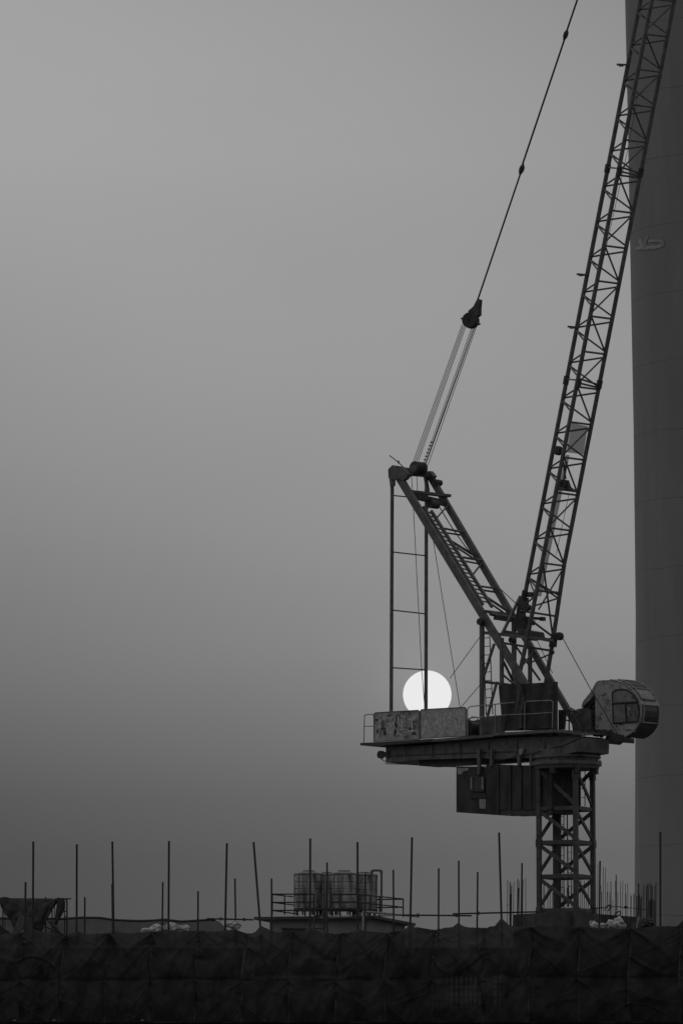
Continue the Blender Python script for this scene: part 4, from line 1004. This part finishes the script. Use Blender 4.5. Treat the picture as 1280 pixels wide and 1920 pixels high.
for b in range(60):
    a = rr.uniform(0, math.pi); x = 1211+25*math.cos(a)*rr.uniform(.1, 1); yy = 1742-24*math.sin(a)*rr.uniform(.3, 1)*(1-abs(x-1211)/34)
    ln_ = rr.uniform(3, 10); an = rr.uniform(-.6, .6)+(x-1211)*.02
    k.path([at(x-ln_*math.cos(an), yy-ln_*math.sin(an)*.4+2, 226+rr.uniform(-.4, .4)), at(x, yy, 226), at(x+ln_*math.cos(an), yy+ln_*math.sin(an)*.8, 226+rr.uniform(-.4, .4))], rr.uniform(.015, .05), 5)
k.build('bent_strips', mat('scrap_steel', .09, .6, .5, 5), hp)
k = MB(); c = at(1211, 1748, 226.5); n1, n2 = 30, 16; vs = []
for j in range(n2+1):
    for i in range(n1):
        th, ph_ = 2*math.pi*i/n1, math.pi*j/n2; d = V3((math.cos(th)*math.sin(ph_), math.sin(th)*math.sin(ph_), math.cos(ph_))); nn = 1+.4*noise.noise(d*2.5)
        vs.append(c+V3((d.x*.58*nn, d.y*.4*nn, d.z*.56*nn)))
k.add(vs, [(j*n1+i, j*n1+(i+1) % n1, (j+1)*n1+(i+1) % n1, (j+1)*n1+i) for j in range(n2) for i in range(n1)]); k.build('sheet_core', TARP, hp)
k = MB(); k.tube(at(1266, 1742, 218), at(1286, 1722, 218), .07, 6); tag(k.build('leaning_post', BAMBOO, loc=at(1266, 1742, 218)), 'thick dark post slanting up at the right edge above the netting', 'post')
k = MB(); k.prism([at(945, 1742, 218.5), at(938, 1722, 218.5), at(944, 1722, 218.5), at(952, 1736, 218.5)], (0, .3, 0))
k = MB(); k.tube(at(1192, 1742, 225), at(1197, 1718, 225), .03, 5); tag(k.build('leaning_rod', CABT, loc=at(1192, 1742, 225)), 'thin pale rod leaning left of the scrap heap', 'rod')

# ------------------------------------------------------------------ tarpaulin shelter at left
shl = empty('shelter_frame', at(100, 1770, 219.5)); tag(shl, 'light scaffold frame holding up the draped tarpaulin at left', 'scaffold')
def sb_(a, b, Y, r=.028, nm='frame_tube', Y2=None): MB().tube(at(*a, Y), at(*b, Y2 or Y), r, 6).build(nm, BAMBOO, shl)
sb_((126, 1688), (126, 1775), 219.6, .035); sb_((121, 1688), (122, 1772), 219.9, .022); sb_((86, 1682), (86, 1775), 220.4, .035); sb_((98, 1690), (98.5, 1775), 220); sb_((6, 1700), (6, 1775), 220.2, .03); sb_((10, 1710), (10, 1775), 220.4, .018); sb_((103, 1700), (102, 1775), 220.6, .02)
sb_((110, 1686), (134, 1685), 219.5, .03); sb_((118, 1684.5), (127, 1687.5), 219.5, .03); sb_((0, 1685), (126, 1686), 219.8, .03); sb_((86, 1738), (120, 1752), 220); sb_((88, 1745), (108, 1749), 220.1, .02)
for y in (1709, 1719, 1731): sb_((121, y), (126, y-.5), 219.7, .02)
topc = [(0, 1683.5), (10, 1681.5), (25, 1685), (45, 1686), (54, 1684.5), (62, 1686), (98, 1686), (112, 1682.5), (118, 1683), (121, 1687)]
botc = [(0, 1690), (3, 1702), (8, 1713), (20, 1724), (26, 1740), (45, 1742), (62, 1744), (80, 1746), (86, 1728), (95, 1712), (102, 1700), (112, 1687)]
def drape(tc_, bc_, Y, name, m, par=None, nu=60, nv=26, amp_=.10, seed=0):
    def ip(c_, f):
        f = f*(len(c_)-1); i = min(int(f), len(c_)-2); g_ = f-i; return (c_[i][0]*(1-g_)+c_[i+1][0]*g_, c_[i][1]*(1-g_)+c_[i+1][1]*g_)
    rows = []
    for j in range(nv+1):
        h = j/nv; row = []
        for i in range(nu+1):
            f = i/nu; a, b = ip(tc_, f), ip(bc_, f)
            x, y = a[0]*(1-h)+b[0]*h, a[1]*(1-h)+b[1]*h
            dep = .35*math.sin(h*2.2)*math.sin(math.pi*f)+amp_*abs(math.sin(f*17+h*2+seed+2*noise.noise(V3((f*3, h*2, seed)))))*(.4+h)+.08*noise.noise(V3((f*6, h*6, seed+4)))
            row.append(at(x, y, Y-dep))
        rows.append(row)
    o = MB().grid(rows).build(name, m, par, loc=None if par else at((bc_[0][0]+bc_[-1][0])/2, 1745, Y)); 
    md = o.modifiers.new('thick', 'SOLIDIFY'); md.thickness = .012; return o
def yat(c_, x):
    for (a, ya), (b, yb) in zip(c_, c_[1:]):
        if a <= x <= b: return ya+(yb-ya)*(x-a)/(b-a)
    return c_[-1][1]
xs_ = [i*112/40 for i in range(41)]
o = drape([(x, yat(topc, x)) for x in xs_], [(x, yat(botc, x)) for x in xs_], 219.4, 'draped_tarpaulin', TARP, nu=80, seed=1); tag(o, 'dark tarpaulin draped and sagging over a scaffold frame at the far left', 'tarpaulin')
drape([(112, 1688), (116, 1686), (122, 1690)], [(104, 1732), (106, 1733), (107, 1735)], 219.5, 'pale_inner_flap', NET_FAR, o, 16, 16, .05, 2)
drape([(108, 1684), (119, 1684), (122.5, 1690)], [(103, 1734), (108, 1731), (122, 1705)], 219.2, 'side_flap', NET, o, 16, 16, .05, 4)
drape([(88, 1725), (98, 1728), (106, 1732)], [(108, 1748), (114, 1752), (118, 1752)], 219.1, 'hanging_tail', TARP, o, 16, 16, .05, 3)
k = MB(); k.prism([at(38, 1714.5, 218.4), at(47, 1717, 218.5), at(44, 1740, 218.2), at(38, 1750, 218.0), at(22, 1752, 218)], (0, .05, 0)); tag(k.build('leaning_board', CONC, loc=at(35, 1750, 218)), 'pale slanting board leaning in front of the draped tarpaulin', 'board')
k = MB(); rr = random.Random(9)
k.prism([at(47, 1717, 218.8), at(60, 1721, 218.9), at(62, 1750, 218.8), at(44, 1752, 218.6)], (0, .05, 0)); tag(k.build('cloth_sheet', mat('grey_cloth', .1, .9, .3, 3), loc=at(55, 1750, 218.8)), 'dull grey sheet hanging right of the pale slanting board', 'sheet')
k = MB(); k.prism([at(-20, 1722, 218), at(0, 1732, 218), at(20, 1749, 218), at(20, 1760, 218), at(-20, 1760, 218)], (0, .3, 0)); tag(k.build('tarpaulin_heap', TARP, loc=at(0, 1760, 218)), 'dark folded tarpaulin heap at the bottom left edge', 'tarpaulin')
